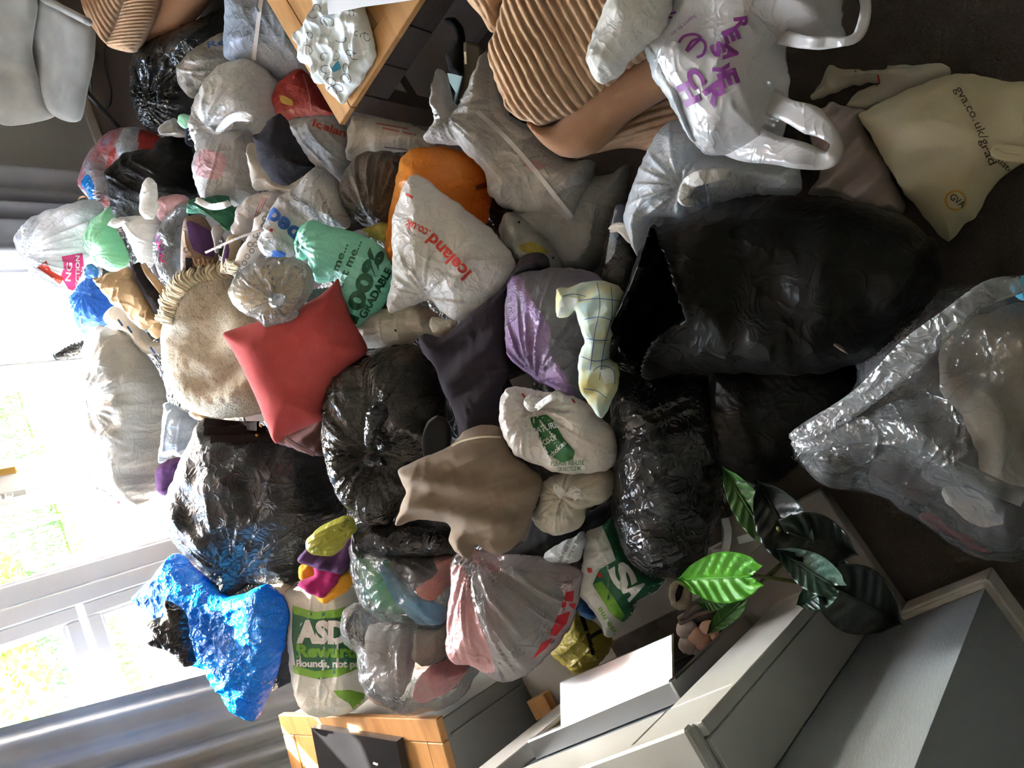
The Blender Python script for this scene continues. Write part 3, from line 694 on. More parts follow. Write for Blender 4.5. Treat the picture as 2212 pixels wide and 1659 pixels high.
# ================================================================== coffee table
C = np.array([1.387, 1.367]); ta = math.radians(6.45); tx = np.array([math.cos(ta), math.sin(ta)]); ty = np.array([math.sin(ta), -math.cos(ta)])
ct = thing('coffee_table', (*(C+tx*.5+ty*.3), 0), 'coffee table with oak plank top and dark brown frame', 'coffee table')
def tbox(name, a0, a1, b0, b1, z0, z1, mat, bev=.002, par=None):
    c = C+tx*(a0+a1)/2+ty*(b0+b1)/2; return box(name, (c[0], c[1], (z0+z1)/2), (a1-a0, b1-b0, z1-z0), mat, par or ct, ta, bev)
TL, TW = 1.05, .60
tbox('top_plank', 0, TL, 0, .07, .428, .45, 'oak'); tbox('top_plank', 0, TL, TW-.07, TW, .428, .45, 'oak')
tbox('top_plank', 0, .085, .0715, TW-.0715, .428, .45, 'oak'); tbox('top_plank', TL-.085, TL, .0715, TW-.0715, .428, .45, 'oak')
for i in range(4): tbox('top_plank', .0865, TL-.0865, .0715+i*.1145, .0715+(i+1)*.1145-.0015, .428, .4495, 'oak')
for a, b in ((.03, .03), (TL-.1, .03), (.03, TW-.1), (TL-.1, TW-.1)): tbox('leg', a, a+.07, b, b+.07, .003, .427, 'dark_brown_wood', .003)
tbox('apron', .1, TL-.1, .035, .06, .32, .427, 'dark_brown_wood'); tbox('apron', .1, TL-.1, TW-.06, TW-.035, .32, .427, 'dark_brown_wood')
for k, a in enumerate((.035, TL-.06)):
    tbox('apron', a, a+.025, .1, TW-.1, .30, .427, 'dark_brown_wood')
    for b0, b1 in ((.104, .22), (.224, .36), (.364, TW-.104)): tbox('drawer_front', a-.006 if k == 0 else a+.025, a if k == 0 else a+.031, b0, b1, .304, .42, 'dark_brown_wood')
tbox('stretcher', .035, .06, .1, TW-.1, .06, .11, 'dark_brown_wood'); tbox('stretcher', .1, TL-.1, .035, .06, .06, .11, 'dark_brown_wood')

# ================================================================== grey velvet chair with black metal legs
ch = thing('velvet_chair', tuple(W(150, 130, 0)), 'grey velvet dining chair with black metal legs against the wall', 'chair')
pillow('seat', [(82, -20), (130, 8), (194, 46), (193, 110), (182, 180), (164, 262), (120, 250), (90, 200), (68, 130), (66, 60)], .43, .05, 'velvet_grey', parent=ch, flat=.8, crump=(.003, 5), fine=(0, 20), jit=0, R=.05, res=700)
pillow('backrest', [(0, 268), (-40, 200), (-40, -30), (60, -30), (82, 10), (70, 110), (95, 205), (120, 250), (60, 268)], .60, .05, 'velvet_grey', parent=ch, flat=.1, crump=(.003, 5), fine=(0, 20), jit=0, R=.06, res=500)
tube('seat_piping', [W(78, -8, .475), W(130, 16, .475), W(192, 48, .470)], .016, 'velvet_grey', ch)
for a, b in (((178, 190, .36), (262, 282, .01)), ((182, 75, .36), (214, 30, .01)), ((120, 222, .36), (180, 262, .01)), ((176, 120, .36), (206, 122, .01))):
    tube('leg', [W(*a), W(*b)], .013, 'black_metal', ch, n=1)
tube('leg_rail', [W(190, 100, .22), W(196, 205, .2)], .010, 'black_metal', ch, n=1)
pth = [W(*p, .008) for p in ((205, 100), (198, 150), (190, 200), (215, 232), (236, 228), (240, 195), (228, 150), (226, 110), (232, 90))]
o = tube('power_cable', pth, .004, 'black_metal', seg=6); tag(o, 'thin black cable coiled on the floor under the velvet chair', 'cable')

# ================================================================== film and cloth for the bags
plastic('black_film', [(.010, .010, .011), (.020, .019, .019)], .2, 0, 0, .9, 13, 4)
plastic('black_film_soft', [(.005, .0045, .004), (.010, .009, .008)], .42, 0, 0, .5, 10, 4, spec=.16)
plastic('navy_film', [(.012, .015, .019), (.022, .026, .032)], .32, 0, 0, .8, 12, 4)
plastic('smoke_film', [(.022, .020, .018), (.055, .048, .042), (.034, .031, .028)], .2, .05, 0, .9, 16, 6)
plastic('grey_brown_film', [srgb(92, 84, 78), srgb(122, 113, 105)], .38, .1, 0, .7, 16, 6, (1, .25, 1))
plastic('white_film', [srgb(220, 217, 212), srgb(236, 233, 228), srgb(208, 204, 200)], .36, .3, 0, .7, 14)
plastic('white_film_cool', [srgb(208, 212, 216), srgb(228, 231, 234), srgb(176, 180, 186)], .34, .3, 0, .7, 14, 4)
plastic('white_film_pink', [srgb(226, 217, 210), srgb(236, 229, 223), srgb(220, 202, 197)], .36, .3, 0, .7, 14, 4)
plastic('white_film_grey', [srgb(172, 170, 167), srgb(206, 203, 199), srgb(150, 148, 147)], .36, .25, 0, .8, 14, 4)
plastic('white_film_cream', [srgb(214, 204, 188), srgb(228, 220, 206), srgb(204, 190, 172)], .4, .3, 0, .6, 14, 5)
plastic('grey_film', [srgb(142, 142, 138), srgb(168, 168, 164)], .4, .2, 0, .6, 12, 4)
plastic('pale_grey_film', [srgb(178, 177, 170), srgb(160, 159, 154)], .4, .25, 0, .6, 12, 4)
plastic('blue_grey_film', [srgb(150, 160, 172), srgb(182, 192, 204), srgb(112, 120, 134)], .32, .2, 0, .8, 14, 4)
plastic('clear_film', [srgb(200, 205, 210), srgb(220, 224, 228)], .25, .3, .90, .9, 14, 4)
plastic('hazy_film', [srgb(200, 203, 206), srgb(220, 222, 224)], .28, .3, .70, .9, 16, 4)
plastic('frosted_film', [srgb(226, 222, 224), srgb(238, 234, 234)], .34, .35, .30, .6, 10, 4)
plastic('veil_film', [srgb(214, 210, 210), srgb(228, 224, 224)], .32, .3, .74, .6, 10, 4)
plastic('orange_film', [srgb(234, 142, 44), srgb(244, 164, 66)], .36, .35, 0, .6, 12)
plastic('mint_film', [srgb(150, 216, 192), srgb(174, 228, 208)], .36, .35, 0, .7, 14)
plastic('bright_mint_film', [srgb(70, 190, 140), srgb(96, 206, 160)], .34, .35, 0, .8, 16)
plastic('green_film', [srgb(178, 234, 198), srgb(200, 242, 214)], .34, .35, 0, .7, 14)
plastic('emerald_film', [srgb(40, 112, 84), srgb(58, 134, 102)], .5, .2, 0, .8, 16)
plastic('blue_film', [srgb(50, 112, 182), srgb(92, 152, 210)], .28, .3, 0, .8, 16)
plastic('blue_foil', [srgb(6, 120, 200), srgb(20, 148, 226)], .22, .25, 0, 1., 24, 4, (1, 1, .6))
plastic('purple_film', [srgb(150, 112, 176), srgb(176, 146, 192), srgb(150, 146, 150)], .3, .3, 0, .8, 20, 4, (1, .2, 1))
plastic('lilac_grey_film', [srgb(150, 146, 150), srgb(128, 126, 132), srgb(170, 160, 176)], .32, .3, 0, .7, 16, 4)
plastic('yellow_film', [srgb(170, 158, 60), srgb(190, 176, 82)], .36, .25, 0, .8, 18)
plastic('lime_film', [srgb(150, 150, 40), srgb(172, 172, 62)], .4, .2, 0, .6, 16)
plastic('red_bag', [srgb(158, 44, 38), srgb(178, 58, 50)], .45, .1, 0, .6, 14)
plastic('pink_film', [srgb(206, 158, 160), srgb(222, 184, 184)], .36, .3, 0, .7, 14)
plastic('asda_film', [srgb(222, 222, 216), srgb(236, 236, 230)], .34, .3, 0, .6, 14)
plastic('asda_green_film', [srgb(46, 120, 50), srgb(66, 142, 62)], .34, .25, 0, .6, 14)
plastic('check_film', [srgb(120, 160, 200), srgb(176, 90, 92), srgb(150, 140, 150), srgb(190, 200, 214)], .28, .2, 0, .8, 14, 7)
plastic('news_film', [srgb(150, 146, 138), srgb(178, 170, 158), srgb(112, 118, 122)], .26, .2, 0, .9, 14, 8)
cloth('navy_cloth', [srgb(48, 42, 48), srgb(60, 53, 60)], .9, .3, 200)
cloth('fleece_dark', [srgb(48, 44, 50), srgb(58, 54, 59)], 1., .8, 260, 12., .05, .01)
cloth('khaki_cloth', [srgb(128, 112, 97), srgb(142, 126, 111)], .85, .3, 300, 5)
cloth('red_cloth', [srgb(172, 68, 70), srgb(188, 84, 82)], .95, .5, 320, 10)
cloth('blanket_cloth', [srgb(190, 176, 148), srgb(220, 210, 186), srgb(206, 195, 170)], 1., 1., 120, 60., .4, .012)
cloth('fringe_wool', [srgb(206, 194, 164), srgb(224, 214, 188)], 1., .4, 100, 10)
cloth('cotton_canvas', [srgb(196, 182, 150), srgb(208, 196, 166)], .95, .5, 420, 8)
cloth('cream_cloth', [srgb(188, 178, 160), srgb(204, 196, 180)], .95, .2, 260, 5)
cloth('fleece_cream', [srgb(186, 174, 156), srgb(204, 193, 176)], 1., .5, 260, 5, .2)
cloth('pinkish_sheet', [srgb(178, 160, 156), srgb(196, 180, 176)], .95, .2, 300, 5)
cloth('corduroy', [srgb(172, 136, 106), srgb(190, 155, 123)], .95, .6, 300, 10, .1)
cloth('suede_brown', [srgb(140, 100, 72), srgb(154, 114, 84)], .95, .3, 400, 6, .1)
cloth('black_cloth', [(.014, .014, .015), (.024, .023, .024)], .95, .3, 260)
cloth('purple_cloth', [srgb(70, 46, 84), srgb(92, 60, 104)], .95, .3, 260)
cloth('maroon_cloth', [srgb(84, 60, 58), srgb(104, 76, 72)], .9, .3, 260)
cloth('magenta_cloth', [srgb(140, 26, 88), srgb(166, 40, 106)], .9, .2, 260)
cloth('orange_cloth', [srgb(222, 150, 40), srgb(238, 176, 60)], .9, .2, 260)
cloth('white_cloth', [srgb(216, 212, 204), srgb(228, 224, 216)], .95, .3, 260, 6)
cloth('blue_white_cloth', [srgb(214, 222, 222), srgb(228, 232, 230)], .95, .2, 300, 6)
cloth('lemon_print_cloth', [srgb(206, 196, 132), srgb(196, 214, 206), srgb(214, 206, 150)], .9, .2, 300, 9)
cloth('blue_dark_cloth', [srgb(42, 44, 58), srgb(56, 58, 72)], .95, .3, 260, 6)
cloth('mauve_cloth', [srgb(104, 90, 98), srgb(124, 108, 114)], .95, .3, 260, 6)
cloth('scarlet_cloth', [srgb(180, 40, 52), srgb(198, 60, 66)], .9, .3, 260, 6)
cloth('sky_cloth', [srgb(72, 164, 204), srgb(104, 186, 220)], .9, .3, 260, 6)
cloth('green_net', [srgb(70, 160, 110), srgb(120, 196, 150)], .6, .8, 120, 20)
cloth('salmon_cloth', [srgb(206, 132, 110), srgb(220, 154, 132)], .9, .3, 260, 6)
cloth('tan_wool', [srgb(196, 170, 134), srgb(224, 204, 172)], 1., .6, 120, 14)
cloth('grey_cloth', [srgb(116, 114, 112), srgb(138, 136, 134)], .95, .3, 260, 6)
cloth('rose_cloth', [srgb(196, 110, 114), srgb(214, 138, 138)], .9, .3, 260, 6)
paint('kraft_paper', [srgb(178, 146, 108), srgb(198, 168, 130)], .85, .5, 60, 6)
paint('kraft_board', [srgb(188, 150, 108), srgb(196, 158, 116)], .85, .1, 60, 6)
paint('white_paper', [srgb(214, 214, 216), srgb(222, 222, 224)], .8, .03)
paint('grey_card', [srgb(140, 132, 124), srgb(154, 146, 138)], .85, .1)
paint('olive_card', [srgb(74, 66, 50), srgb(86, 77, 60)], .7, .1)
paint('mint_paper', [srgb(176, 208, 206), srgb(190, 218, 216)], .8, .05)
paint('brown_leather', [srgb(108, 84, 68), srgb(128, 102, 84)], .6, .4, 90, 10)
paint('black_leather', [srgb(38, 32, 32), srgb(50, 43, 42)], .9, .3, 120, 10, spec=.08)
paint('tan_leather', [srgb(170, 138, 100), srgb(188, 156, 118)], .6, .3, 90, 10)
paint('sole_beige', [srgb(186, 166, 134), srgb(202, 184, 152)], .7, .2, 60)
paint('leaf_bright', [srgb(70, 150, 26), srgb(96, 176, 40)], .4, .15, 50, 10)
paint('leaf_mid', [srgb(54, 96, 40), srgb(70, 114, 52)], .4, .15, 50, 10)
paint('leaf_dark', [srgb(20, 26, 22), srgb(34, 42, 36)], .32, .15, 50, 10)
paint('leaf_blue', [srgb(60, 84, 74), srgb(86, 110, 98)], .3, .15, 50, 10)
paint('stem_green', [srgb(96, 98, 52), srgb(120, 116, 66)], .6, .1)

K = dict
def knot(o, px, py, r, z, mat, seed=0, name='knot'):
    """the twisted tuft where a bag's neck is tied"""
    a = np.linspace(0, 2*math.pi, 11)[:-1]; rr = np.random.RandomState(seed)
    k = pillow(name, [(px+math.cos(t)*r*rr.uniform(.7, 1.25), py+math.sin(t)*r*rr.uniform(.6, 1.1)) for t in a], z, r*.0016*.8, mat, parent=o, crump=(.006, 40), fine=(.003, 80), res=260, jit=.003, seed=seed)
    return k
def topz(o, px, py, d=.0):
    """height of the thing's skin under a photo pixel"""
    s = skin(o, (px, py), 0.)
    return (s[2] if s is not None else o['_org'][2]+.1)+d

# ================================================================== foreground: floor by the camera
b1 = pillow('bin_bag', [(1420, 475), (1480, 470), (1560, 440), (1640, 426), (1740, 424), (1850, 438), (1950, 468), (2020, 525), (2035, 600), (1995, 690), (1900, 765), (1780, 803), (1660, 808), (1560, 804), (1480, 800), (1412, 818), (1388, 805), (1350, 745), (1325, 702), (1345, 655), (1372, 595), (1396, 530)],
    .30, .20, 'black_film_soft', 'big open black bin bag with its dark mouth gaping, beside the cream tote bag', 'bin bag', seed=1, crump=(.009, 5), pockets=[([(1352, 706), (1380, 655), (1420, 580), (1440, 500), (1478, 560), (1512, 640), (1520, 680), (1480, 700), (1440, 740), (1408, 800), (1390, 790)], .26)], res=2600, lumps=.2, Tb=.22, heap=False, film=.2)
b3 = pillow('bin_bag', [(1540, 800), (1640, 770), (1760, 740), (1830, 760), (1870, 830), (1850, 900), (1760, 960), (1720, 1010), (1660, 1050), (1590, 1030), (1545, 1000), (1530, 900)], .17, .13, 'black_film_soft', 'dull black bin bag slumped on the floor behind the clear sack', 'bin bag', seed=2, crump=(.012, 6), res=1500, heap=False, film=.3)
b2 = pillow('bin_bag', [(1330, 800), (1400, 812), (1470, 808), (1545, 815), (1580, 880), (1585, 960), (1565, 1060), (1550, 1130), (1525, 1200), (1480, 1243), (1400, 1236), (1352, 1190), (1325, 1100), (1332, 1000), (1322, 900), (1318, 840)], .24, .15, 'black_film', 'upright glossy black bin bag between the leafy plant and the white bag with green label', 'bin bag', seed=3, crump=(.012, 6), res=2200, stretch=(1.5, .5), heap=False, film=.9)
# clear sack with clothes in it
cs = pillow('clear_sack', [(1697, 945), (1750, 922), (1846, 842), (1848, 790), (1866, 725), (1915, 668), (1990, 632), (2110, 612), (2212, 594), (2300, 590), (2400, 680), (2420, 900), (2390, 1120), (2280, 1210), (2130, 1202), (2060, 1172), (1960, 1105), (1900, 1068), (1800, 1052), (1750, 1022), (1708, 988)], .22, .19, 'clear_film', 'big clear plastic sack of clothes, open mouthed, on the carpet', 'plastic sack', seed=4, crump=(.014, 6), res=2600, heap=False,
    pleat=(1705, 960, .012, 22, .22))
IN_CS = []
for args in ((([(2050, 700), (2120, 680), (2230, 655), (2340, 720), (2360, 960), (2250, 1045), (2140, 1040), (2110, 980), (2080, 900), (2035, 840), (2030, 760)], .29, .12, 'fleece_cream'), 'fleece_blanket', 'cream fleece blanket bundled inside the clear sack', 'blanket', K(folds=(.9, .10, .03))),
             (([(1870, 770), (1890, 710), (1950, 665), (2030, 650), (2050, 700), (2030, 780), (1960, 830), (1880, 850)], .2, .07, 'mauve_cloth'), 'folded_garment', 'mauve garment with yellow specks inside the clear sack', 'clothes', K(folds=(.4, .08, .015))),
             (([(2030, 1060), (2120, 1050), (2280, 1080), (2270, 1180), (2130, 1185), (2060, 1150), (1990, 1080)], .18, .07, 'blue_dark_cloth'), 'folded_garment', 'dark navy garment at the bottom of the clear sack', 'clothes', K(folds=(.4, .08, .015))),
             (([(1890, 1000), (1960, 1010), (2030, 1065), (2000, 1090), (1930, 1060), (1880, 1040)], .18, .05, 'mauve_cloth'), 'folded_garment', 'dusky pink garment near the mouth of the clear sack', 'clothes', {}),
             (([(1990, 1110), (2040, 1110), (2080, 1140), (2140, 1175), (2120, 1192), (2060, 1165), (2000, 1130)], .2, .05, 'scarlet_cloth'), 'folded_garment', 'bright red garment with white piping in the clear sack', 'clothes', {}),
             (([(2042, 1052), (2090, 1050), (2140, 1085), (2170, 1130), (2120, 1138), (2070, 1110), (2040, 1080)], .26, .05, 'white_cloth'), 'white_sock', 'crumpled white sock inside the clear sack', 'sock', {})):
    a, nm, lb, ct_, kw = args
    IN_CS.append(pillow(nm, a[0], a[1], a[2], a[3], lb, ct_, seed=len(nm)+len(lb), crump=(.008, 8), heap=False, **kw))
o = pillow('blue_wrapper', [(2180, 622), (2200, 600), (2230, 596), (2240, 640), (2210, 645), (2190, 636)], .34, .03, 'sky_cloth', 'bright blue wrapper at the edge of the clear sack', 'wrapper', crump=(.004, 30), res=300, heap=False)
for e in ((1862, 760), (1880, 735), (1905, 700), (1930, 680)):
    panel(cs, [(e[0]-8, e[1]-10), (e[0]+10, e[1]-6), (e[0]+6, e[1]+12), (e[0]-9, e[1]+8)], MATS['yellow_print'], 'printed_mark', -.004)
ribbon('drawn_hem', [W(1712, 950, .33), W(1850, 870, .40), W(1990, 745, .46), W(2120, 640, .46), W(2205, 615, .42)], [.03, .05, .05, .04, .03], 'hazy_film', cs, .002, .6)
ribbon('drawn_hem', [W(1715, 965, .33), W(1840, 930, .38), W(1960, 945, .40), W(2060, 1010, .42), W(2212, 1080, .42)], [.03, .06, .04, .03, .03], 'hazy_film', cs, .002, .6)

# cream cotton tote lying on the carpet
tb = pillow('tote_bag', [(1850, 250), (1900, 225), (1960, 195), (2045, 163), (2110, 163), (2180, 178), (2260, 185), (2275, 330), (2205, 356), (2160, 390), (2130, 430), (2108, 470), (2078, 488), (2047, 524), (2005, 480), (1955, 420), (1912, 350), (1880, 290)], .10, .055, 'cotton_canvas', 'cream cotton tote bag printed with a web address, lying on the carpet', 'tote bag', flat=.5, seed=5, crump=(.007, 8), fine=(.002, 30), R=.09, res=1800, folds=(.5, .16, .008), heap=False)
for s, p0, p1, h in (('gva.co.', (2062, 192), (2102, 262), 20), ('uk/g', (2104, 268), (2122, 315), 20), ('rad', (2120, 318), (2138, 358), 19), ('uate', (2154, 350), (2182, 376), 15)):
    text(tb, s, p0, p1, h, MATS['brown_print'], .0)
panel(tb, [(2064+24*math.cos(t), 433+23*math.sin(t)) for t in np.linspace(0, 6.28, 25)[:-1]], MATS['yellow_print'], 'printed_emblem', .0018)
panel(tb, [(2064+19*math.cos(t), 433+18*math.sin(t)) for t in np.linspace(0, 6.28, 25)[:-1]], MATS['cotton_canvas'], 'printed_emblem', .0024)
text(tb, 'GVA', (2050, 428), (2079, 450), 15, MATS['black_print'], .02, off=.0032)
ribbon('cotton_handle', [W(2235, 330, .16), W(2180, 322, .17), W(2152, 322, .17), W(2160, 336, .17), W(2235, 345, .15)], .016, 'cotton_canvas', tb, .004)
# clothes on the carpet beside it
sh = pillow('white_shirt', [(1755, 214), (1772, 180), (1795, 143), (1830, 148), (1862, 153), (1915, 150), (1918, 141), (1985, 140), (2042, 141), (2050, 160), (2040, 172), (1990, 195), (1930, 220), (1880, 250), (1862, 246), (1820, 236), (1862, 195), (1900, 180), (1850, 182), (1800, 200)], .045, .03, 'cream_cloth', 'crumpled off-white shirt with a red neck trim on the carpet', 'shirt', flat=.9, seed=6, crump=(.010, 12), folds=(.4, .08, .014), film=.6, res=1200, R=.03, heap=False, Tb=.035)
stroke(sh, [(1896, 162), (1899, 178), (1893, 186)], 4, MATS['scarlet_cloth'], 'red_trim', .003); stroke(sh, [(1850, 150), (1846, 155)], 4, MATS['scarlet_cloth'], 'red_trim', .003)
ps_ = pillow('pink_sheet', [(1795, 222), (1815, 228), (1870, 240), (1862, 262), (1890, 310), (1915, 355), (1952, 430), (1950, 460), (1900, 462), (1850, 448), (1815, 428), (1744, 420), (1768, 385), (1772, 350), (1752, 300), (1756, 255)], .06, .045, 'pinkish_sheet', 'crumpled pale pink bed sheet between tote bag and black bin bag', 'sheet', flat=.6, seed=7, crump=(.016, 10), fine=(.004, 26), folds=(1.2, .07, .016), film=.8, res=1500, R=.05, heap=False, Tb=.05)
# ---- frosted carrier with purple print
wb = pillow('carrier_bag', [(1450, 262), (1500, 275), (1530, 330), (1650, 336), (1722, 350), (1732, 410), (1700, 424), (1640, 420), (1560, 442), (1480, 474), (1420, 480), (1400, 525), (1386, 560), (1358, 505), (1352, 460), (1378, 380), (1408, 310)], .20, .12, 'white_film_cool', 'milky white carrier bag with torn opening under the purple printed bag', 'carrier bag', seed=8, crump=(.012, 8), res=1800, pleat=(1490, 405, .010, 20, .14), pockets=[([(1486, 420), (1508, 402), (1535, 392), (1540, 420), (1534, 450), (1510, 468), (1490, 455)], .10)], heap=False)
ribbon('torn_handle', [W(1475, 430, .34), W(1490, 395, .37), W(1530, 380, .37), W(1580, 375, .34)], [.02, .035, .03, .03], 'white_film', wb, .002, .5)
ribbon('torn_handle', [W(1485, 400, .36), W(1476, 430, .36), W(1500, 440, .34)], [.02, .03, .012], 'white_film', wb, .002, .5)
rb = pillow('carrier_bag', [(1390, 96), (1440, 40), (1480, -60), (1805, -90), (1818, 50), (1826, 84), (1760, 96), (1704, 98), (1703, 190), (1692, 300), (1660, 332), (1600, 334), (1530, 334), (1492, 300), (1470, 240), (1420, 175)], .38, .09, 'frosted_film', 'frosted white carrier bag with big purple letters, thrown over the sofa end', 'carrier bag', seed=9, crump=(.010, 6), res=1900, heap=False)
pillow('side_gusset', [(1335, -30), (1292, 55), (1268, 110), (1274, 150), (1302, 181), (1335, 165), (1392, 105), (1440, 60), (1446, -30)], .50, .07, 'white_film', parent=rb, seed=10, crump=(.008, 7))
pillow('folded_edge', [(1392, 92), (1440, 100), (1462, 112), (1470, 180), (1500, 290), (1528, 332), (1490, 300), (1455, 235), (1418, 175), (1402, 130)], .42, .05, 'white_film_cool', parent=rb, seed=11, crump=(.008, 9), res=500)
ribbon('handle', [W(1640, 205, .37), W(1695, 236, .41), W(1755, 262, .42), W(1806, 306, .42), W(1788, 346, .42), W(1720, 334, .42), W(1640, 316, .40), W(1560, 290, .35)], [.05, .045, .05, .022, .035, .05, .07, .08], 'frosted_film', rb, .002, .4)
ribbon('handle', [W(1660, 70, .36), W(1730, 90, .45), W(1790, 92, .46), W(1850, 80, .46), W(1870, 20, .46), W(1862, -30, .46)], [.03, .024, .018, .02, .02], 'frosted_film', rb, .002, .4)
MP = MATS['purple_print']
for s, p0, p1, h in (('R', (1586, 38), (1590, 66), 28), ('E', (1560, 68), (1572, 96), 32), ('S', (1532, 100), (1548, 126), 28), ('A', (1568, 92), (1562, 130), 30), ('Y', (1542, 132), (1540, 168), 34), ('E', (1550, 160), (1562, 192), 40), ('R', (1518, 196), (1545, 232), 42), ('C', (1478, 156), (1500, 196), 30), ('H', (1462, 186), (1484, 232), 34)):
    d = np.array(p1, float)-p0; up = np.array([d[1], -d[0]])/np.linalg.norm(d); q0 = np.array(p0)-up*0; text(rb, s, p0, p1, h, MP, .05)
for ring in ([(1466, 92), (1478, 78), (1500, 74), (1512, 82), (1500, 96), (1484, 112)], [(1482, 110), (1496, 88), (1516, 86), (1524, 100), (1518, 118), (1505, 124)]): stroke(rb, ring, 6, MP, 'printed_emblem')
text(rb, 'Support the dev', (1500, 31), (1448, 72), 9, MP, 0.)
stroke(rb, [(1436, 36), (1452, 38)], 5, MP); stroke(rb, [(1448, 30), (1460, 26)], 5, MP)
text(rb.children[0], '4480', (1372, -8), (1384, 32), 15, MP, 0.) if rb.children[0].name in BVH else None

# ================================================================== sofa, footstool
sf = thing('corduroy_sofa', tuple(W(1300, 150, 0)), 'tan corduroy sofa end with suede trim next to the coffee table', 'sofa')
pillow('base', [(1235, 345), (1285, 330), (1360, 250), (1440, 180), (1500, 150), (1620, 150), (1560, 260), (1480, 346), (1440, 340), (1380, 322), (1330, 322)], .14, .07, 'corduroy', parent=sf, seed=1, crump=(.001, 4), fine=(0, 9), lumps=.05, ridges=((.18, 1), 17, .010), res=3200, R=.06, jit=0, Tb=.12)
pillow('suede_panel', [(1140, 262), (1200, 268), (1300, 180), (1400, 110), (1480, 60), (1700, -250), (1760, -200), (1560, 160), (1440, 210), (1350, 265), (1290, 325), (1250, 341), (1215, 338), (1185, 320), (1160, 295)], .33, .05, 'suede_brown', parent=sf, seed=2, crump=(.002, 5), fine=(.001, 20), lumps=.05, res=1200, R=.04, jit=0, Tb=.12)
pillow('seat_cushion', [(1060, 95), (1075, 60), (1100, -40), (1150, -330), (1640, -330), (1580, -40), (1540, 60), (1450, 110), (1380, 150), (1310, 205), (1250, 245), (1200, 265), (1150, 268), (1105, 240), (1085, 200), (1066, 150)], .42, .10, 'corduroy', parent=sf, seed=3, crump=(.003, 5), fine=(.0015, 60), lumps=.1, ridges=((-.82, .6), 21, .016), res=11000, R=.12, jit=.004, Tb=.10)
pillow('arm_cushion', [(1030, -330), (1006, -40), (1010, 0), (1040, 35), (1062, 70), (1085, 60), (1104, -40), (1150, -330)], .52, .07, 'corduroy', parent=sf, seed=4, crump=(.003, 5), fine=(.001, 60), lumps=.1, ridges=((.8, -.5), 16, .010), res=3000, jit=0)
st = thing('corduroy_footstool', tuple(W(300, 20, 0)), 'tan corduroy armchair corner beside the velvet chair', 'armchair')
pillow('side_panel', [(330, -160), (312, 80), (335, 90), (400, 60), (440, 20), (470, -30), (500, -160)], .2, .08, 'suede_brown', parent=st, seed=5, crump=(.002, 5), fine=(.001, 20), lumps=.05, res=600, jit=0, R=.06)
pillow('seat_cushion', [(150, -160), (172, -30), (184, 20), (205, 62), (236, 98), (252, 60), (272, 10), (286, -30), (310, -160)], .36, .08, 'corduroy', parent=st, seed=6, crump=(.002, 5), fine=(.001, 60), lumps=.06, ridges=((.95, -.3), 9, .010), res=6500, jit=0, R=.07)
pillow('front_panel', [(310, -160), (284, -30), (270, 10), (250, 62), (234, 98), (262, 110), (292, 113), (312, 88), (335, 40), (352, -30), (380, -160)], .34, .07, 'corduroy', parent=st, seed=7, crump=(.002, 5), fine=(.001, 60), lumps=.06, ridges=((.25, 1), 7.5, .010), res=7500, jit=0, R=.07)

# ================================================================== on and under the coffee table
tc_ = pillow('printed_cloth', [(690, -30), (682, 30), (652, 60), (640, 84), (655, 105), (652, 138), (668, 140), (678, 160), (680, 180), (696, 180), (702, 168), (712, 190), (726, 210), (740, 227), (752, 208), (772, 185), (795, 150), (810, 120), (806, 95), (800, 60), (786, 18), (778, -30)], .475, .022, 'blue_white_cloth', 'crumpled pale blue and white cloth with line drawings on the oak coffee table', 'cloth', flat=.9, seed=12, crump=(.012, 12), fine=(.005, 30), folds=(.8, .07, .008), film=1., zmin=.4515, R=.03, res=2000, Tb=.02, heap=False)
rr = np.random.RandomState(11)
for i in range(26):
    cx, cy = rr.uniform(660, 795), rr.uniform(15, 205); a, b, t0 = rr.uniform(5, 13), rr.uniform(5, 11), rr.uniform(0, 6); sp = rr.uniform(2.5, 6.0)
    if abs(cx-725) < 85-(max(0, cy-120))*.75:
        stroke(tc_, [(cx+a*math.cos(t0+t), cy+b*math.sin(t0+t*1.1)) for t in np.linspace(0, sp, 8)], 1.6, MATS['grey_print'], 'drawn_line', .002)
panel(tc_, [(714, 150), (730, 130), (738, 148), (722, 156)], MATS['sky_cloth'], 'blue_patch', .002)
o = slab('paper_sheet', [(700, -110), (709, 31), (780, 15), (890, 0), (860, -150)], .512, .002, 'white_paper'); tag(o, 'plain white paper sheet lying over the printed cloth', 'paper')
# dark strap bag and folder by the table
fo = pillow('olive_folder', [(985, 225), (1000, 195), (1004, 150), (1002, 92), (1018, 90), (1040, 98), (1044, 120), (1042, 160), (1020, 205), (998, 228)], .26, .012, 'olive_card', 'olive card folder standing in the drawstring bag', 'folder', seed=3, crump=(.001, 5), fine=(0, 9), lumps=0, res=500, R=.01, jit=0, heap=False)
stroke(fo, [(1003, 92), (1006, 150), (1000, 190), (985, 224)], 5, MATS['fringe_wool'], 'folder_edge', .003)
o = pillow('black_strap_bag', [(962, 45), (975, 38), (992, 48), (1000, 60), (1004, 95), (1000, 160), (985, 160), (972, 150), (964, 120), (985, 80), (978, 62)], .24, .03, 'black_cloth', 'black fabric strap bag beside the table leg', 'bag', seed=3, res=500, heap=False)
o = slab('mint_envelope', [(966, 158), (980, 160), (998, 165), (994, 182), (986, 215), (978, 230), (984, 200), (972, 180)], .24, .004, 'mint_paper'); tag(o, 'pale mint envelope poking out of the drawstring bag', 'envelope')
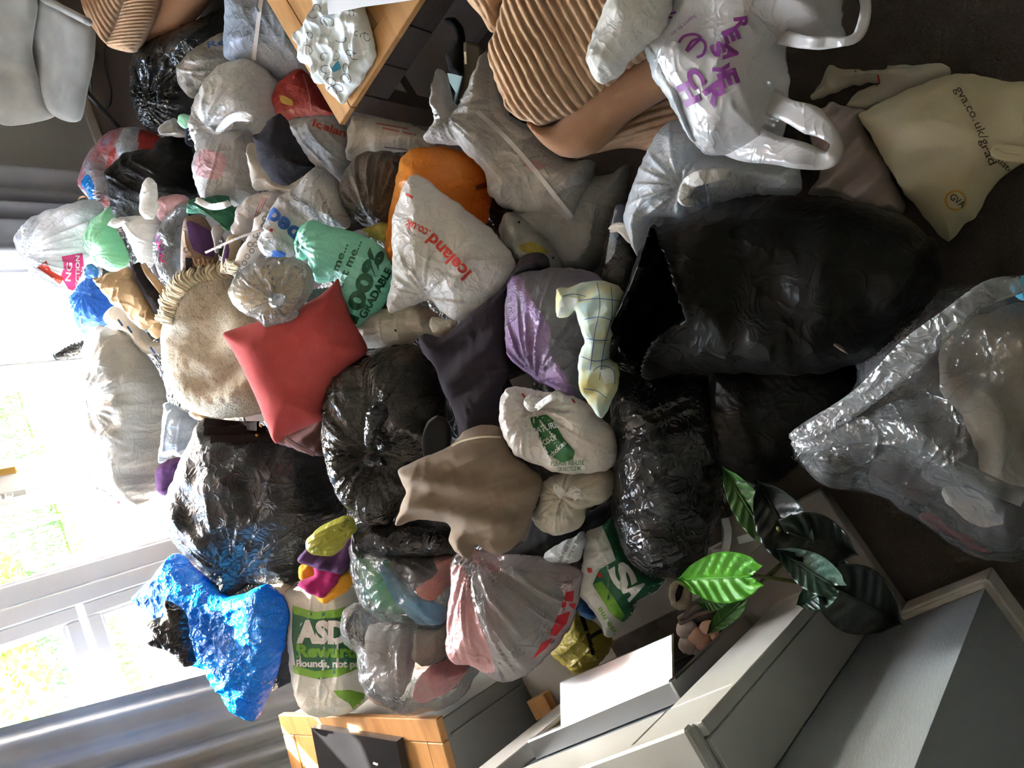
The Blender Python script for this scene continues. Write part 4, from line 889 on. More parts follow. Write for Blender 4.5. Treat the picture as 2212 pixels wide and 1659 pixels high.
db = pillow('drawstring_bag', [(1055, 112), (1070, 160), (1080, 205), (1100, 245), (1145, 275), (1180, 320), (1215, 342), (1250, 348), (1284, 352), (1278, 420), (1256, 494), (1200, 480), (1120, 462), (1062, 425), (1050, 372), (1000, 322), (960, 312), (930, 308), (928, 290), (945, 262), (940, 205), (950, 150), (960, 162), (975, 215), (990, 230), (1012, 205), (1035, 150)], .22, .14, 'white_film_grey', 'grey white drawstring bag with a tape seam, leaning between sofa and coffee table', 'drawstring bag', seed=13, crump=(.011, 8), res=2300, pleat=(985, 250, .012, 24, .16), heap=False)
stroke(db, [(1030, 240), (1090, 295), (1150, 362), (1200, 425), (1250, 488)], 10, MATS['white_print'], 'tape_seam', .004)
tint(db, [(1130, 345), (1165, 350), (1178, 362), (1140, 370)], 'pink_film'); tint(db, [(1060, 150), (1090, 250), (1150, 290), (1120, 300), (1060, 240)], 'white_film_pink')
p10 = pillow('pillow_sack', [(1358, 357), (1352, 420), (1335, 480), (1305, 560), (1262, 602), (1205, 602), (1150, 572), (1108, 512), (1112, 455), (1170, 410), (1240, 385), (1310, 380)], .12, .10, 'grey_film', 'plump grey translucent sack with a pointed corner under the drawstring bag', 'sack', seed=14, crump=(.008, 7), res=1300, heap=False)
p11 = pillow('punched_bag', [(1080, 505), (1085, 478), (1097, 460), (1125, 466), (1160, 490), (1195, 530), (1216, 575), (1215, 605), (1160, 610), (1110, 580), (1090, 545)], .23, .06, 'pale_grey_film', 'pale bag with punched holes and a yellow patch, beside the flat white text bag', 'plastic bag', seed=15, crump=(.006, 8), res=800, heap=False)
tint(p11, [(1118, 535), (1150, 522), (1186, 545), (1150, 552)], 'yellow_film')
for q in ((1121, 480), (1195, 557)): panel(p11, [(q[0]+3*math.cos(t), q[1]+3*math.sin(t)) for t in np.linspace(0, 6.28, 9)[:-1]], MATS['black_print'], 'punched_hole', .002, smooth=False)
p12 = pillow('plastic_bag', [(1295, 585), (1318, 490), (1330, 448), (1350, 440), (1362, 490), (1388, 565), (1375, 625), (1345, 650), (1305, 640), (1285, 612)], .17, .08, 'smoke_film', 'smoky grey bag with a bluish corner beside the pillow sack', 'plastic bag', seed=16, res=900, heap=False)
tint(p12, [(1318, 500), (1330, 445), (1352, 436), (1364, 480), (1335, 510), (1328, 545), (1308, 570)], 'blue_grey_film')
ribbon('handle', [W(1318, 495, .27), W(1340, 492, .29), W(1368, 515, .29)], [.01, .03, .03], 'white_film_cream', p12, .002, .5)

# ================================================================== middle right of the heap
ob = pillow('carrier_bag', [(866, 345), (900, 320), (955, 315), (1005, 330), (1045, 365), (1058, 410), (1056, 470), (1030, 520), (960, 560), (900, 570), (842, 560), (835, 500), (848, 430), (860, 385)], .26, .12, 'orange_film', 'bright orange carrier bag half covered by the flat white text bag', 'carrier bag', seed=20, crump=(.008, 7), res=1400)
for i in range(8): stroke(ob, [(1028+i*3, 400-i), (1030+i*3, 412-i)], 1.6, MATS['brown_print'], 'printed_barcode')
ic = pillow('carrier_bag', [(890, 378), (915, 384), (960, 420), (1010, 455), (1055, 490), (1095, 535), (1116, 580), (1090, 620), (1050, 662), (1010, 688), (985, 692), (950, 672), (925, 650), (890, 660), (846, 676), (840, 645), (850, 590), (848, 530), (852, 470), (868, 415)], .40, .09, 'white_film', 'white carrier bag with red lettering lying across the orange bag', 'carrier bag', seed=21, crump=(.009, 7), res=2000, pleat=(925, 640, .010, 20, .13))
MR = MATS['red_print']
text(ic, 'Iceland', (1019, 588), (936, 503), 28, MR, .03, arc=0); text(ic, '.co.uk', (931, 498), (880, 473), 20, MR, .02)
stroke(ic, [(877, 419), (892, 427)], 5, MR)
o = pillow('knotted_handle', [(925, 695), (932, 682), (948, 684), (960, 690), (985, 695), (978, 715), (955, 728), (935, 718)], .40, .02, 'white_film_cream', parent=ic, seed=3, crump=(.004, 20), res=400)
cm = pillow('compost_sack', [(641, 552), (640, 520), (655, 488), (678, 474), (705, 488), (760, 498), (802, 515), (832, 540), (844, 575), (852, 610), (835, 650), (805, 690), (776, 716), (758, 695), (738, 650), (722, 608), (690, 612), (668, 590), (668, 555), (655, 562)], .44, .08, 'mint_film', 'mint green compostable sack with dark green slogan, tucked behind the red cushion', 'plastic bag', seed=22, crump=(.008, 8), res=1700, pleat=(655, 530, .008, 18, .08))
MG = MATS['darkgreen_print']
text(cm, 'e me...', (722, 612), (752, 528), 17, MG, .02); text(cm, 'ect me...', (738, 625), (782, 522), 18, MG, .02)
text(cm, '100%', (768, 700), (832, 545), 34, MG, .05); text(cm, 'GRADABLE', (788, 690), (848, 585), 17, MG, .04)
pillow('tied_handle', [(641, 556), (640, 520), (652, 488), (676, 474), (686, 486), (672, 510), (668, 540), (656, 562)], .50, .03, 'bright_mint_film', parent=cm, seed=4, crump=(.005, 18), res=500)
cu = pillow('cushion', [(484, 722), (500, 712), (560, 694), (640, 668), (690, 640), (722, 612), (731, 600), (740, 640), (765, 700), (794, 755), (760, 792), (725, 828), (702, 866), (698, 905), (655, 925), (618, 942), (597, 958), (580, 925), (560, 870), (530, 805), (505, 758)], .60, .075, 'red_cloth', 'plain red square cushion lying on top of the heap', 'cushion', seed=23, crump=(.004, 5), fine=(.001, 20), lumps=.15, res=1500, R=.16, jit=.001)
bl = pillow('fringed_blanket', [(395, 618), (425, 600), (470, 592), (505, 600), (530, 640), (600, 690), (640, 740), (640, 820), (600, 880), (560, 895), (500, 903), (445, 898), (400, 878), (372, 840), (352, 780), (352, 720), (366, 665)], .50, .09, 'blanket_cloth', 'speckled cream wool blanket with a fringed edge, under the red cushion', 'blanket', seed=24, crump=(.010, 5), fine=(.003, 40), folds=(.5, .16, .022), res=2200, R=.14, jit=.002)
rr = np.random.RandomState(4); V, Fc = [], []; path = smooth_path([(362, 690), (370, 660), (388, 628), (410, 605), (440, 596), (475, 592), (505, 588), (515, 575)], 14)
for i in range(len(path)):
    for k in range(3):
        p = path[i]+rr.uniform(-3, 3, 2); tn = path[min(i+1, len(path)-1)]-path[max(i-1, 0)]; nn = np.array([tn[1], -tn[0]]); nn = nn/np.linalg.norm(nn)
        L_ = rr.uniform(14, 24); a = skin(bl, p+np.array([8, 8]), .004); a = W(p[0], p[1], .55) if a is None else a
        q = p+nn*L_+rr.uniform(-10, 10, 2); b = W(q[0], q[1], a[2]+rr.uniform(-.03, .0)); m_ = (a+b)/2+np.array([0, 0, .018])
        v, f = tubev(smooth_path([a, m_, b], 3), [.0042, .0042, .004, .004, .0035, .003, .0025], 5); k0 = len(V); V += v; Fc += [[j+k0 for j in g_] for g_ in f]
mesh_obj('fringe', V, Fc, 'fringe_wool', bl)['kind'] = 'stuff'
cl = pillow('clear_bag', [(494, 640), (505, 605), (530, 575), (575, 556), (625, 554), (662, 568), (678, 600), (668, 640), (650, 668), (640, 690), (600, 700), (575, 707), (556, 690), (520, 672)], .66, .06, 'hazy_film', 'small clear bag of cream wool, knotted, resting on the red cushion', 'plastic bag', seed=25, crump=(.009, 12), fine=(.005, 40), res=1500, pleat=(600, 648, .012, 24, .10))
in_cl = pillow('wool_bundle', [(510, 640), (530, 600), (580, 575), (630, 575), (655, 610), (640, 660), (590, 680), (540, 665)], .65, .045, 'tan_wool', 'bundle of cream wool inside the small clear bag', 'wool', seed=2, crump=(.008, 14), heap=False)
knot(cl, 597, 648, 20, .73, 'clear_film', 5)
gr = pillow('cream_bag', [(770, 700), (800, 668), (850, 668), (900, 655), (935, 672), (960, 700), (975, 725), (930, 735), (905, 730), (880, 748), (830, 752), (795, 752), (775, 722)], .33, .08, 'white_film_cream', 'cream translucent bag behind the big knotted black bag', 'plastic bag', seed=26, res=1100, crump=(.007, 9))
panel(gr, [(852, 711), (857, 712), (856, 717), (852, 716)], MATS['black_print'], 'punched_hole', .002)
tr = pillow('dark_trousers', [(905, 732), (920, 720), (952, 728), (985, 706), (1040, 660), (1080, 628), (1105, 590), (1130, 552), (1165, 546), (1186, 560), (1186, 590), (1130, 600), (1100, 640), (1098, 720), (1104, 800), (1085, 840), (1088, 905), (1060, 950), (1000, 962), (985, 900), (960, 850), (940, 795), (915, 760)], .37, .055, 'navy_cloth', 'dark purple-black trousers draped beside the purple bag', 'trousers', seed=27, crump=(.009, 8), fine=(.002, 30), folds=(.5, .10, .018), film=.5, res=1800, R=.08, jit=.002)
pb = pillow('plastic_bag', [(1098, 620), (1112, 597), (1150, 584), (1205, 577), (1265, 584), (1305, 606), (1310, 680), (1290, 760), (1290, 840), (1260, 862), (1220, 858), (1195, 842), (1160, 825), (1125, 795), (1100, 765), (1094, 700)], .30, .13, 'lilac_grey_film', 'lilac and grey translucent bag gathered at its neck beside the dark trousers', 'plastic bag', seed=28, crump=(.008, 8), res=1800, pleat=(1165, 820, .012, 34, .24))
tint(pb, [(1090, 640), (1095, 600), (1125, 600), (1150, 650), (1178, 690), (1190, 720), (1186, 760), (1215, 800), (1240, 850), (1205, 860), (1165, 838), (1115, 800), (1088, 762), (1086, 700)], 'purple_film')
fb = pillow('patterned_sheet', [(1204, 626), (1228, 622), (1258, 609), (1295, 606), (1335, 616), (1349, 640), (1340, 680), (1322, 730), (1318, 775), (1335, 790), (1336, 830), (1322, 870), (1300, 905), (1278, 880), (1256, 848), (1250, 800), (1256, 755), (1262, 735), (1248, 700), (1242, 672), (1228, 686), (1203, 684)], .45, .04, 'lemon_print_cloth', 'lemon and pale blue patterned cotton sheet twisted over the lilac bag', 'sheet', seed=29, crump=(.006, 10), fine=(.002, 30), folds=(.5, .05, .012), film=.6, res=1600, R=.035, jit=.003)
for ln in ([(1215, 640), (1240, 635), (1265, 640)], [(1250, 650), (1290, 645), (1340, 650)], [(1262, 690), (1300, 685), (1335, 700)], [(1258, 730), (1290, 735), (1325, 735)], [(1255, 770), (1285, 780), (1315, 775)], [(1290, 610), (1296, 660), (1285, 720), (1275, 800)], [(1320, 615), (1322, 680), (1305, 750), (1295, 820)], [(1282, 800), (1300, 790), (1325, 800), (1328, 830)], [(1262, 840), (1290, 845), (1310, 860)]):
    stroke(fb, ln, 1.6, MATS['blue_print'], 'printed_line', .002)
panel(fb, [(1210, 650), (1225, 640), (1248, 645), (1240, 665), (1225, 682), (1206, 682)], MATS['blue_white_cloth'], 'pale_patch', .0015); panel(fb, [(1250, 655), (1285, 650), (1290, 668), (1258, 678)], MATS['mint_paper'], 'pale_patch', .0015)
panel(fb, [(1296, 800), (1325, 792), (1330, 825), (1305, 830)], MATS['blue_white_cloth'], 'pale_patch', .0015)
nb_ = pillow('carrier_bag', [(1080, 880), (1086, 855), (1110, 832), (1150, 842), (1205, 850), (1258, 864), (1300, 905), (1330, 945), (1336, 985), (1322, 1010), (1270, 1026), (1190, 1014), (1125, 990), (1096, 952), (1080, 910)], .42, .09, 'white_film_pink', 'knotted pinkish white carrier bag with a dark green label', 'carrier bag', seed=30, crump=(.007, 8), res=1800, pleat=(1153, 880, .010, 24, .16))
panel(nb_, [(1145, 902), (1180, 895), (1196, 908), (1216, 945), (1242, 975), (1238, 992), (1215, 1000), (1180, 980), (1160, 940), (1148, 915)], MATS['green_print'], 'printed_label', .002)
text(nb_, 'NATURE', (1150, 940), (1206, 922), 14, MATS['white_print'], .02, off=.004); text(nb_, 'CO-OP', (1176, 962), (1204, 948), 12, MATS['white_print'], .02, off=.004); text(nb_, 'choices', (1192, 988), (1224, 958), 11, MATS['white_print'], .02, off=.004)
text(nb_, 'PLEASE RE-USE', (1190, 1006), (1262, 1004), 10, MATS['green_print'], .01); text(nb_, 'OR RECYCLE ME', (1205, 1018), (1256, 1016), 9, MATS['green_print'], .01)
for q in ((1128, 850), (1236, 862)): stroke(nb_, [q, (q[0]+6, q[1]+8)], 4, MR)
k_ = knot(nb_, 1153, 872, 22, topz(nb_, 1153, 885, .02), 'white_film', 6)
ribbon('tied_handle', [W(1160, 880, .52), W(1185, 862, .55), W(1206, 852, .54), W(1215, 868, .52)], [.012, .018, .018, .01], 'white_film', nb_, .002, .6)
cw = pillow('carrier_bag', [(1172, 1042), (1215, 1022), (1270, 1018), (1322, 1014), (1326, 1060), (1302, 1088), (1266, 1100), (1262, 1125), (1240, 1150), (1198, 1155), (1165, 1140), (1150, 1118), (1166, 1085)], .36, .07, 'white_film_cream', 'crumpled off-white carrier bag with a tied bow under the green label bag', 'carrier bag', seed=31, crump=(.010, 12), res=1400, pleat=(1225, 1068, .008, 18, .10))
for pth in ([(1225, 1068), (1200, 1052), (1215, 1072)], [(1225, 1068), (1250, 1062), (1236, 1078)]): ribbon('tied_handle', [W(x, y, .46) for x, y in pth], [.01, .022, .012], 'white_film', cw, .002, .6)
kh = pillow('khaki_garment', [(864, 1015), (890, 1000), (925, 984), (975, 962), (1002, 932), (1040, 918), (1080, 922), (1090, 955), (1120, 990), (1165, 1025), (1172, 1050), (1155, 1100), (1130, 1160), (1100, 1190), (1072, 1198), (1045, 1185), (1030, 1176), (1012, 1206), (985, 1190), (970, 1165), (975, 1140), (960, 1128), (905, 1122), (858, 1134), (866, 1095), (880, 1064), (868, 1040)], .52, .07, 'khaki_cloth', 'khaki brown garment with a cream drawcord draped over the heap', 'trousers', seed=32, crump=(.009, 9), fine=(.002, 30), folds=(-.5, .08, .014), film=.6, res=2200, R=.1, jit=.002)
stroke(kh, [(972, 965), (1000, 952), (1040, 944), (1082, 944)], 4, MATS['fringe_wool'], 'drawcord', .004)
ht = thing('black_hat', tuple(W(945, 950, .35)), 'round black hat with a wide brim half hidden beside the khaki garment', 'hat')
pillow('brim', [(918, 990), (915, 950), (925, 915), (945, 900), (965, 905), (975, 940), (968, 985), (945, 1005)], .42, .015, 'black_cloth', parent=ht, crump=(.001, 5), fine=(0, 9), lumps=0, res=400, jit=0, R=.01)
tube('brim_edge', [W(918, 990, .44), W(914, 950, .44), W(925, 914, .44), W(945, 899, .44)], .004, 'black_metal', ht)
b54 = pillow('bin_bag', [(700, 880), (712, 830), (745, 790), (800, 758), (860, 744), (910, 754), (940, 790), (955, 840), (965, 900), (968, 960), (930, 985), (880, 1008), (895, 1045), (865, 1090), (845, 1132), (800, 1132), (758, 1095), (725, 1040), (703, 970)], .43, .15, 'smoke_film', 'round smoky black bin bag with a tied knot beside the red cushion', 'bin bag', seed=33, crump=(.008, 9), res=2600, pleat=(815, 975, .014, 44, .26))
pillow('tied_ear', [(790, 965), (786, 930), (792, 890), (815, 868), (838, 880), (835, 905), (815, 935), (805, 965)], .62, .02, 'black_film', parent=b54, seed=5, crump=(.006, 16), res=500)
knot(b54, 830, 965, 13, .63, 'black_film', 8); pillow('tied_ear', [(790, 985), (805, 978), (830, 985), (835, 1005), (805, 1010), (788, 1000)], .60, .02, 'black_film', parent=b54, seed=6, crump=(.006, 16), res=300)

# ================================================================== lower left of the heap (towards the fireplace)
bk = pillow('black_garment', [(1085, 1200), (1130, 1170), (1160, 1110), (1250, 1120), (1320, 1085), (1325, 1120), (1290, 1150), (1240, 1170), (1180, 1200), (1120, 1210)], .32, .04, 'black_cloth', 'black cloth garment under the crumpled off-white bag', 'clothes', seed=34, folds=(.3, .1, .01), res=800)
b64 = pillow('bin_bag', [(768, 1132), (840, 1125), (900, 1118), (965, 1128), (990, 1150), (980, 1195), (920, 1205), (850, 1205), (780, 1195)], .40, .08, 'black_film', 'small crinkled black bag wedged beneath the khaki garment', 'bin bag', seed=35, crump=(.009, 12), res=900)
c65 = pillow('clear_bag', [(758, 1190), (770, 1150), (800, 1170), (900, 1175), (975, 1180), (1000, 1200), (978, 1260), (965, 1340), (955, 1356), (920, 1352), (860, 1345), (820, 1335), (780, 1300), (762, 1250)], .40, .12, 'clear_film', 'clear bag of bright coloured cloths beside the bag with a green band', 'plastic bag', seed=36, crump=(.008, 9), res=1500)
IN_65 = []; IN_76 = []
for a, m_, lb in (([(782, 1210), (830, 1195), (870, 1260), (880, 1310), (850, 1330), (800, 1300), (780, 1260)], 'green_net', 'green netting seen inside the clear bag of coloured cloths'),
                  ([(812, 1215), (840, 1230), (900, 1285), (960, 1310), (955, 1345), (900, 1345), (850, 1290)], 'sky_cloth', 'sky blue cloth inside the clear bag of coloured cloths'),
                  ([(840, 1185), (940, 1195), (960, 1230), (930, 1255), (880, 1260), (850, 1230)], 'black_cloth', 'black cloth inside the clear bag of coloured cloths'),
                  ([(935, 1195), (985, 1200), (970, 1260), (930, 1300), (900, 1270), (945, 1240)], 'salmon_cloth', 'salmon pink cloth inside the clear bag of coloured cloths')):
    IN_65.append(pillow('cloth_bundle', a, .40 if 'sky' not in m_ else .44, .05, m_, lb, 'cloth', group=None, seed=len(lb), crump=(.008, 12), res=700, heap=False))
c76 = pillow('clear_bag', [(740, 1335), (752, 1310), (790, 1300), (830, 1345), (900, 1340), (962, 1345), (975, 1400), (1030, 1430), (1035, 1450), (1010, 1490), (975, 1525), (900, 1542), (840, 1532), (800, 1505), (780, 1460), (775, 1410), (748, 1390)], .42, .12, 'clear_film', 'clear plastic sack of grey and pink clothes near the oak topped cabinet', 'plastic sack', seed=37, crump=(.010, 9), res=1700)
for a, m_, lb in (([(800, 1350), (880, 1350), (900, 1420), (870, 1500), (820, 1500), (790, 1430)], 'grey_cloth', 'grey clothing in the clear sack near the oak topped cabinet'),
                  ([(905, 1350), (960, 1350), (975, 1400), (930, 1440), (890, 1420)], 'cream_cloth', 'cream clothing in the clear sack near the oak topped cabinet'),
                  ([(930, 1440), (985, 1420), (1010, 1450), (960, 1500), (900, 1515), (900, 1470)], 'rose_cloth', 'rose pink clothing in the clear sack near the oak topped cabinet')):
    IN_76.append(pillow('folded_garment', a, .42, .07, m_, lb, 'clothes', seed=len(lb), crump=(.008, 9), res=700, heap=False))
w66 = pillow('plastic_sack', [(975, 1215), (990, 1190), (1020, 1185), (1070, 1195), (1150, 1200), (1220, 1215), (1258, 1240), (1255, 1280), (1235, 1350), (1200, 1400), (1150, 1450), (1092, 1476), (1040, 1450), (1020, 1435), (985, 1432), (968, 1400), (970, 1320), (975, 1260)], .46, .12, 'veil_film', 'frosted white sack with red print, knotted under the khaki garment', 'plastic sack', seed=38, crump=(.007, 8), res=2200, pleat=(1025, 1190, .016, 40, .34))
tint(w66, [(965, 1240), (1000, 1225), (1030, 1330), (1068, 1450), (985, 1436), (962, 1400)], 'pink_film')
in_66 = [None, None]; in_66[0] = pillow('folded_garment', [(985, 1230), (1010, 1250), (1035, 1340), (1060, 1430), (1020, 1420), (985, 1410), (978, 1320)], .44, .06, 'rose_cloth', 'rose pink clothing showing through the frosted white sack', 'clothes', seed=3, res=700, heap=False)
in_66[1] = pillow('folded_garment', [(1050, 1240), (1150, 1240), (1215, 1280), (1190, 1370), (1110, 1440), (1070, 1420), (1050, 1330)], .43, .07, 'grey_cloth', 'grey clothing showing through the frosted white sack', 'clothes', seed=4, res=700, heap=False)
for q in ([(1222, 1280), (1240, 1275), (1238, 1300), (1218, 1298)], [(1228, 1305), (1246, 1302), (1240, 1318)], [(1205, 1330), (1232, 1320), (1225, 1345), (1200, 1375), (1188, 1370)], [(1215, 1300), (1225, 1300), (1222, 1312), (1212, 1312)], [(1170, 1390), (1196, 1376), (1180, 1400), (1150, 1425)]):
    panel(w66, q, MATS['scarlet_cloth'], 'printed_mark', .002, 5)
ws = pillow('carrier_bag', [(1175, 1205), (1190, 1185), (1225, 1165), (1260, 1150), (1262, 1180), (1250, 1212), (1215, 1218)], .36, .04, 'white_film_cool', 'white carrier bag corner with small blue-grey recycling text', 'carrier bag', seed=39, res=500)
text(ws, 'made from 100%', (1208, 1222), (1240, 1158), 9, MATS['grey_print'], .0); text(ws, 'as long as you', (1224, 1218), (1252, 1160), 8, MATS['grey_print'], 0.); stroke(ws, [(1178, 1195), (1190, 1186)], 6, MATS['blue_print'])
ag = pillow('carrier_bag', [(1262, 1140), (1285, 1130), (1330, 1110), (1345, 1160), (1370, 1215), (1400, 1240), (1440, 1250), (1425, 1275), (1375, 1300), (1368, 1330), (1345, 1352), (1325, 1372), (1308, 1370), (1290, 1330), (1262, 1290), (1250, 1260), (1260, 1210)], .27, .09, 'asda_film', 'white and green supermarket carrier bag slumped against the glossy black bag', 'carrier bag', seed=40, crump=(.008, 9), res=1700)
panel(ag, [(1300, 1135), (1328, 1112), (1345, 1165), (1372, 1218), (1405, 1242), (1438, 1252), (1420, 1275), (1376, 1298), (1366, 1328), (1346, 1345), (1325, 1330), (1300, 1295), (1280, 1262), (1295, 1230), (1330, 1210), (1318, 1175)], MATS['asda_green'], 'printed_panel', .002)
panel(ag, [(1282, 1262), (1300, 1255), (1325, 1290), (1350, 1330), (1340, 1342), (1322, 1328), (1300, 1295)], MATS['lime_print'], 'printed_panel', .003)
text(ag, 'S', (1312, 1232), (1344, 1282), 44, MATS['white_print'], .05, off=.0045); text(ag, 'A', (1345, 1275), (1362, 1300), 46, MATS['white_print'], .05, off=.0045)
text(ag, 'use me', (1334, 1368), (1298, 1310), 13, MATS['lime_print'], .02, off=.003)
for q in ((1268, 1228), (1290, 1238)): panel(ag, [q, (q[0]+10, q[1]-2), (q[0]+12, q[1]+9), (q[0]+2, q[1]+10)], MATS['red_print'], 'printed_mark', .003)
yb = pillow('plastic_bag', [(1192, 1410), (1215, 1370), (1245, 1312), (1265, 1330), (1290, 1350), (1322, 1380), (1316, 1410), (1290, 1440), (1262, 1456), (1240, 1455), (1210, 1428)], .22, .06, 'yellow_film', 'crumpled yellow plastic bag with black lettering on the hearth', 'plastic bag', seed=41, crump=(.008, 14), res=1000)
for ln in ([(1256, 1330), (1270, 1370), (1282, 1415)], [(1272, 1378), (1300, 1362)]): stroke(yb, ln, 9, MATS['black_print'], 'printed_line', .003)
text(yb, 'n recycled UK', (1198, 1408), (1232, 1440), 7, MATS['black_print'], 0.)
o = pillow('blue_bag', [(1246, 1300), (1252, 1285), (1270, 1300), (1290, 1330), (1275, 1338), (1255, 1325)], .26, .03, 'blue_film', 'small blue plastic corner between the green and yellow bags', 'plastic bag', seed=42, res=300)
# bag with the green band
ar = pillow('cushion_bag', [(622, 1300), (625, 1268), (660, 1262), (720, 1262), (765, 1270), (775, 1330), (782, 1400), (790, 1470), (800, 1505), (770, 1530), (740, 1542), (690, 1545), (655, 1520), (640, 1480), (630, 1400)], .42, .11, 'asda_film', 'tall white supermarket bag with a broad green band, by the oak topped cabinet', 'carrier bag', seed=43, crump=(.004, 7), lumps=.08, res=1700, R=.055)
panel(ar, [(632, 1312), (680, 1322), (730, 1316), (772, 1300), (784, 1440), (740, 1458), (690, 1468), (640, 1455), (630, 1380)], MATS['asda_green'], 'printed_band', .002, 8)
for y0 in (0, 128): panel(ar, [(632, 1308+y0), (680, 1322+y0), (730, 1316+y0), (772, 1300+y0), (774, 1316+y0), (730, 1334+y0), (680, 1338+y0), (634, 1326+y0)], MATS['lime_print'], 'printed_band', .003, 8)
text(ar, 'ASDA', (640, 1386), (790, 1390), 46, MATS['white_print'], .06, off=.004); text(ar, 'Rewards', (640, 1418), (788, 1420), 26, MATS['lime_print'], .05, off=.004); text(ar, 'Pounds, not points', (640, 1440), (812, 1442), 15, MATS['white_print'], .04, off=.004)
panel(ar, [(720, 1492), (755, 1490), (788, 1498), (785, 1525), (770, 1520), (770, 1545), (755, 1520), (730, 1505)], MATS['lime_print'], 'green_corner', .003)
lm = pillow('lime_pouch', [(660, 1185), (665, 1165), (695, 1135), (730, 1118), (762, 1118), (768, 1145), (750, 1165), (735, 1190), (715, 1203), (680, 1198)], .58, .03, 'lime_film', 'olive lime fabric pouch on top of the magenta and orange cloths', 'pouch', seed=44, crump=(.005, 12), res=700)
text(lm, 'S BIN', (738, 1150), (754, 1124), 9, MATS['brown_print'], .0)
for a, m_, nm, lb, z_ in (([(648, 1210), (670, 1180), (720, 1195), (760, 1160), (762, 1210), (740, 1240), (690, 1230)], 'purple_cloth', 'cloth_bundle', 'dark purple cloth under the lime pouch', .52),
                      ([(645, 1225), (675, 1212), (735, 1220), (765, 1235), (755, 1275), (700, 1305), (680, 1280), (650, 1250)], 'orange_cloth', 'cloth_bundle', 'orange yellow cloth spilling over the bag with a green band', .51),
                      ([(643, 1262), (680, 1240), (676, 1215), (740, 1215), (735, 1245), (705, 1285), (690, 1292)], 'magenta_cloth', 'cloth_bundle', 'magenta cloth spilling over the bag with a green band', .54)):
    pillow(nm, a, z_, .04, m_, lb, 'cloth', seed=len(lb), crump=(.007, 12), folds=(.6, .06, .01), res=700)
bf = pillow('blue_sack', [(292, 1288), (318, 1262), (345, 1235), (378, 1195), (410, 1225), (450, 1262), (490, 1292), (540, 1275), (575, 1262), (612, 1305), (620, 1340), (608, 1400), (590, 1470), (568, 1520), (552, 1556), (520, 1535), (480, 1480), (458, 1448), (430, 1435), (405, 1420), (380, 1380), (350, 1330), (320, 1312)], .64, .07, 'blue_foil', 'bright shiny blue plastic sack lying in sunlight by the curtain', 'plastic sack', seed=45, crump=(.012, 9), fine=(.006, 30), res=2600, R=.1, flat=.7)
b75 = pillow('bin_bag', [(315, 1350), (325, 1338), (352, 1332), (356, 1295), (372, 1300), (395, 1318), (405, 1345), (412, 1385), (425, 1430), (400, 1440), (380, 1415), (345, 1400), (318, 1388), (330, 1370)], .80, .04, 'black_film', 'small ragged black bag on the shiny blue sack', 'bin bag', seed=46, crump=(.012, 14), res=1000)
b51 = pillow('bin_bag', [(345, 1110), (350, 1085), (372, 1050), (395, 1000), (420, 945), (445, 905), (520, 915), (600, 930), (690, 960), (725, 1000), (738, 1060), (748, 1110), (720, 1150), (680, 1180), (655, 1215), (650, 1255), (600, 1266), (545, 1262), (520, 1275), (490, 1292), (455, 1250), (425, 1215), (388, 1178), (355, 1135)], .46, .20, 'navy_film', 'very large dark bin bag stretched over the back of the heap below the garden door', 'bin bag', seed=47, crump=(.012, 7), res=3000, pleat=(520, 1240, .012, 26, .3), stretch=(.8, .45), R=.26, film=.5)
def on_heap(p, off):
    h = [x for x in (skin(b51, p, off),) if x is not None]
    return min(h, key=lambda x: np.linalg.norm(x-CAM)) if h else W(p[0], p[1], .52)
lb_ = thing('leather_bag', tuple(W(520, 930, .45)), 'dark brown leather bag straps with brass studs under the cream blanket', 'handbag')
for i, (a, b, w_) in enumerate((((440, 912), (560, 920), .034), ((442, 928), (575, 930), .036), ((456, 948), (580, 942), .034))):
    P_ = [(a[0]+(b[0]-a[0])*k, a[1]+(b[1]-a[1])*k+2*math.sin(k*3.1)) for k in (0, .35, .7, 1)]
    rbn = ribbon('strap', [on_heap(p, .014) for p in P_], w_, 'black_leather', lb_, .008)
for q in ((454, 908), (470, 909), (564, 920), (555, 940)):
    p = on_heap(q, .024); v, f = tubev([p, p+(CAM-p)*.0016], .006, 8); mesh_obj('stud', v, f, 'brass', lb_)
mt = pillow('maroon_garment', [(598, 955), (640, 925), (698, 905), (705, 960), (700, 985), (670, 982), (640, 970)], .50, .03, 'maroon_cloth', 'brown maroon garment with a strap loop under the red cushion', 'clothes', seed=48, folds=(.4, .06, .01), res=500)
ribbon('strap_loop', [W(618, 948, .59), W(650, 968, .59), W(680, 982, .58)], .014, 'maroon_cloth', mt, .004)

# ================================================================== back of the heap, along the garden wall
g20 = pillow('plastic_sack', [(186, 860), (192, 790), (200, 750), (228, 712), (268, 714), (300, 745), (335, 795), (355, 835), (358, 910), (350, 980), (342, 1040), (330, 1075), (318, 1095), (280, 1088), (245, 1072), (208, 1052), (214, 1000), (196, 940)], .50, .16, 'grey_film', 'large taut grey sack leaning against the garden door', 'plastic sack', seed=60, crump=(.008, 7), res=2200, stretch=(1.3, .5), pleat=(200, 870, .010, 22, .22))
pillow('torn_edge', [(205, 1050), (215, 990), (225, 1000), (235, 1030), (240, 1065), (280, 1065), (285, 1080), (250, 1076)], .62, .02, 'hazy_film', parent=g20, seed=3, res=400)
o = ribbon('red_drawstring', [W(246, 1062, .55), W(255, 1085, .5), W(275, 1088, .5), W(286, 1078, .55)], .014, 'scarlet_cloth', g20, .003)
g21 = pillow('plastic_sack', [(355, 900), (360, 870), (395, 885), (425, 905), (415, 950), (400, 985), (370, 985), (345, 1000)], .48, .06, 'blue_grey_film', 'slim grey blue bag wedged between the taut grey sack and the cream blanket', 'plastic sack', seed=61, res=700)
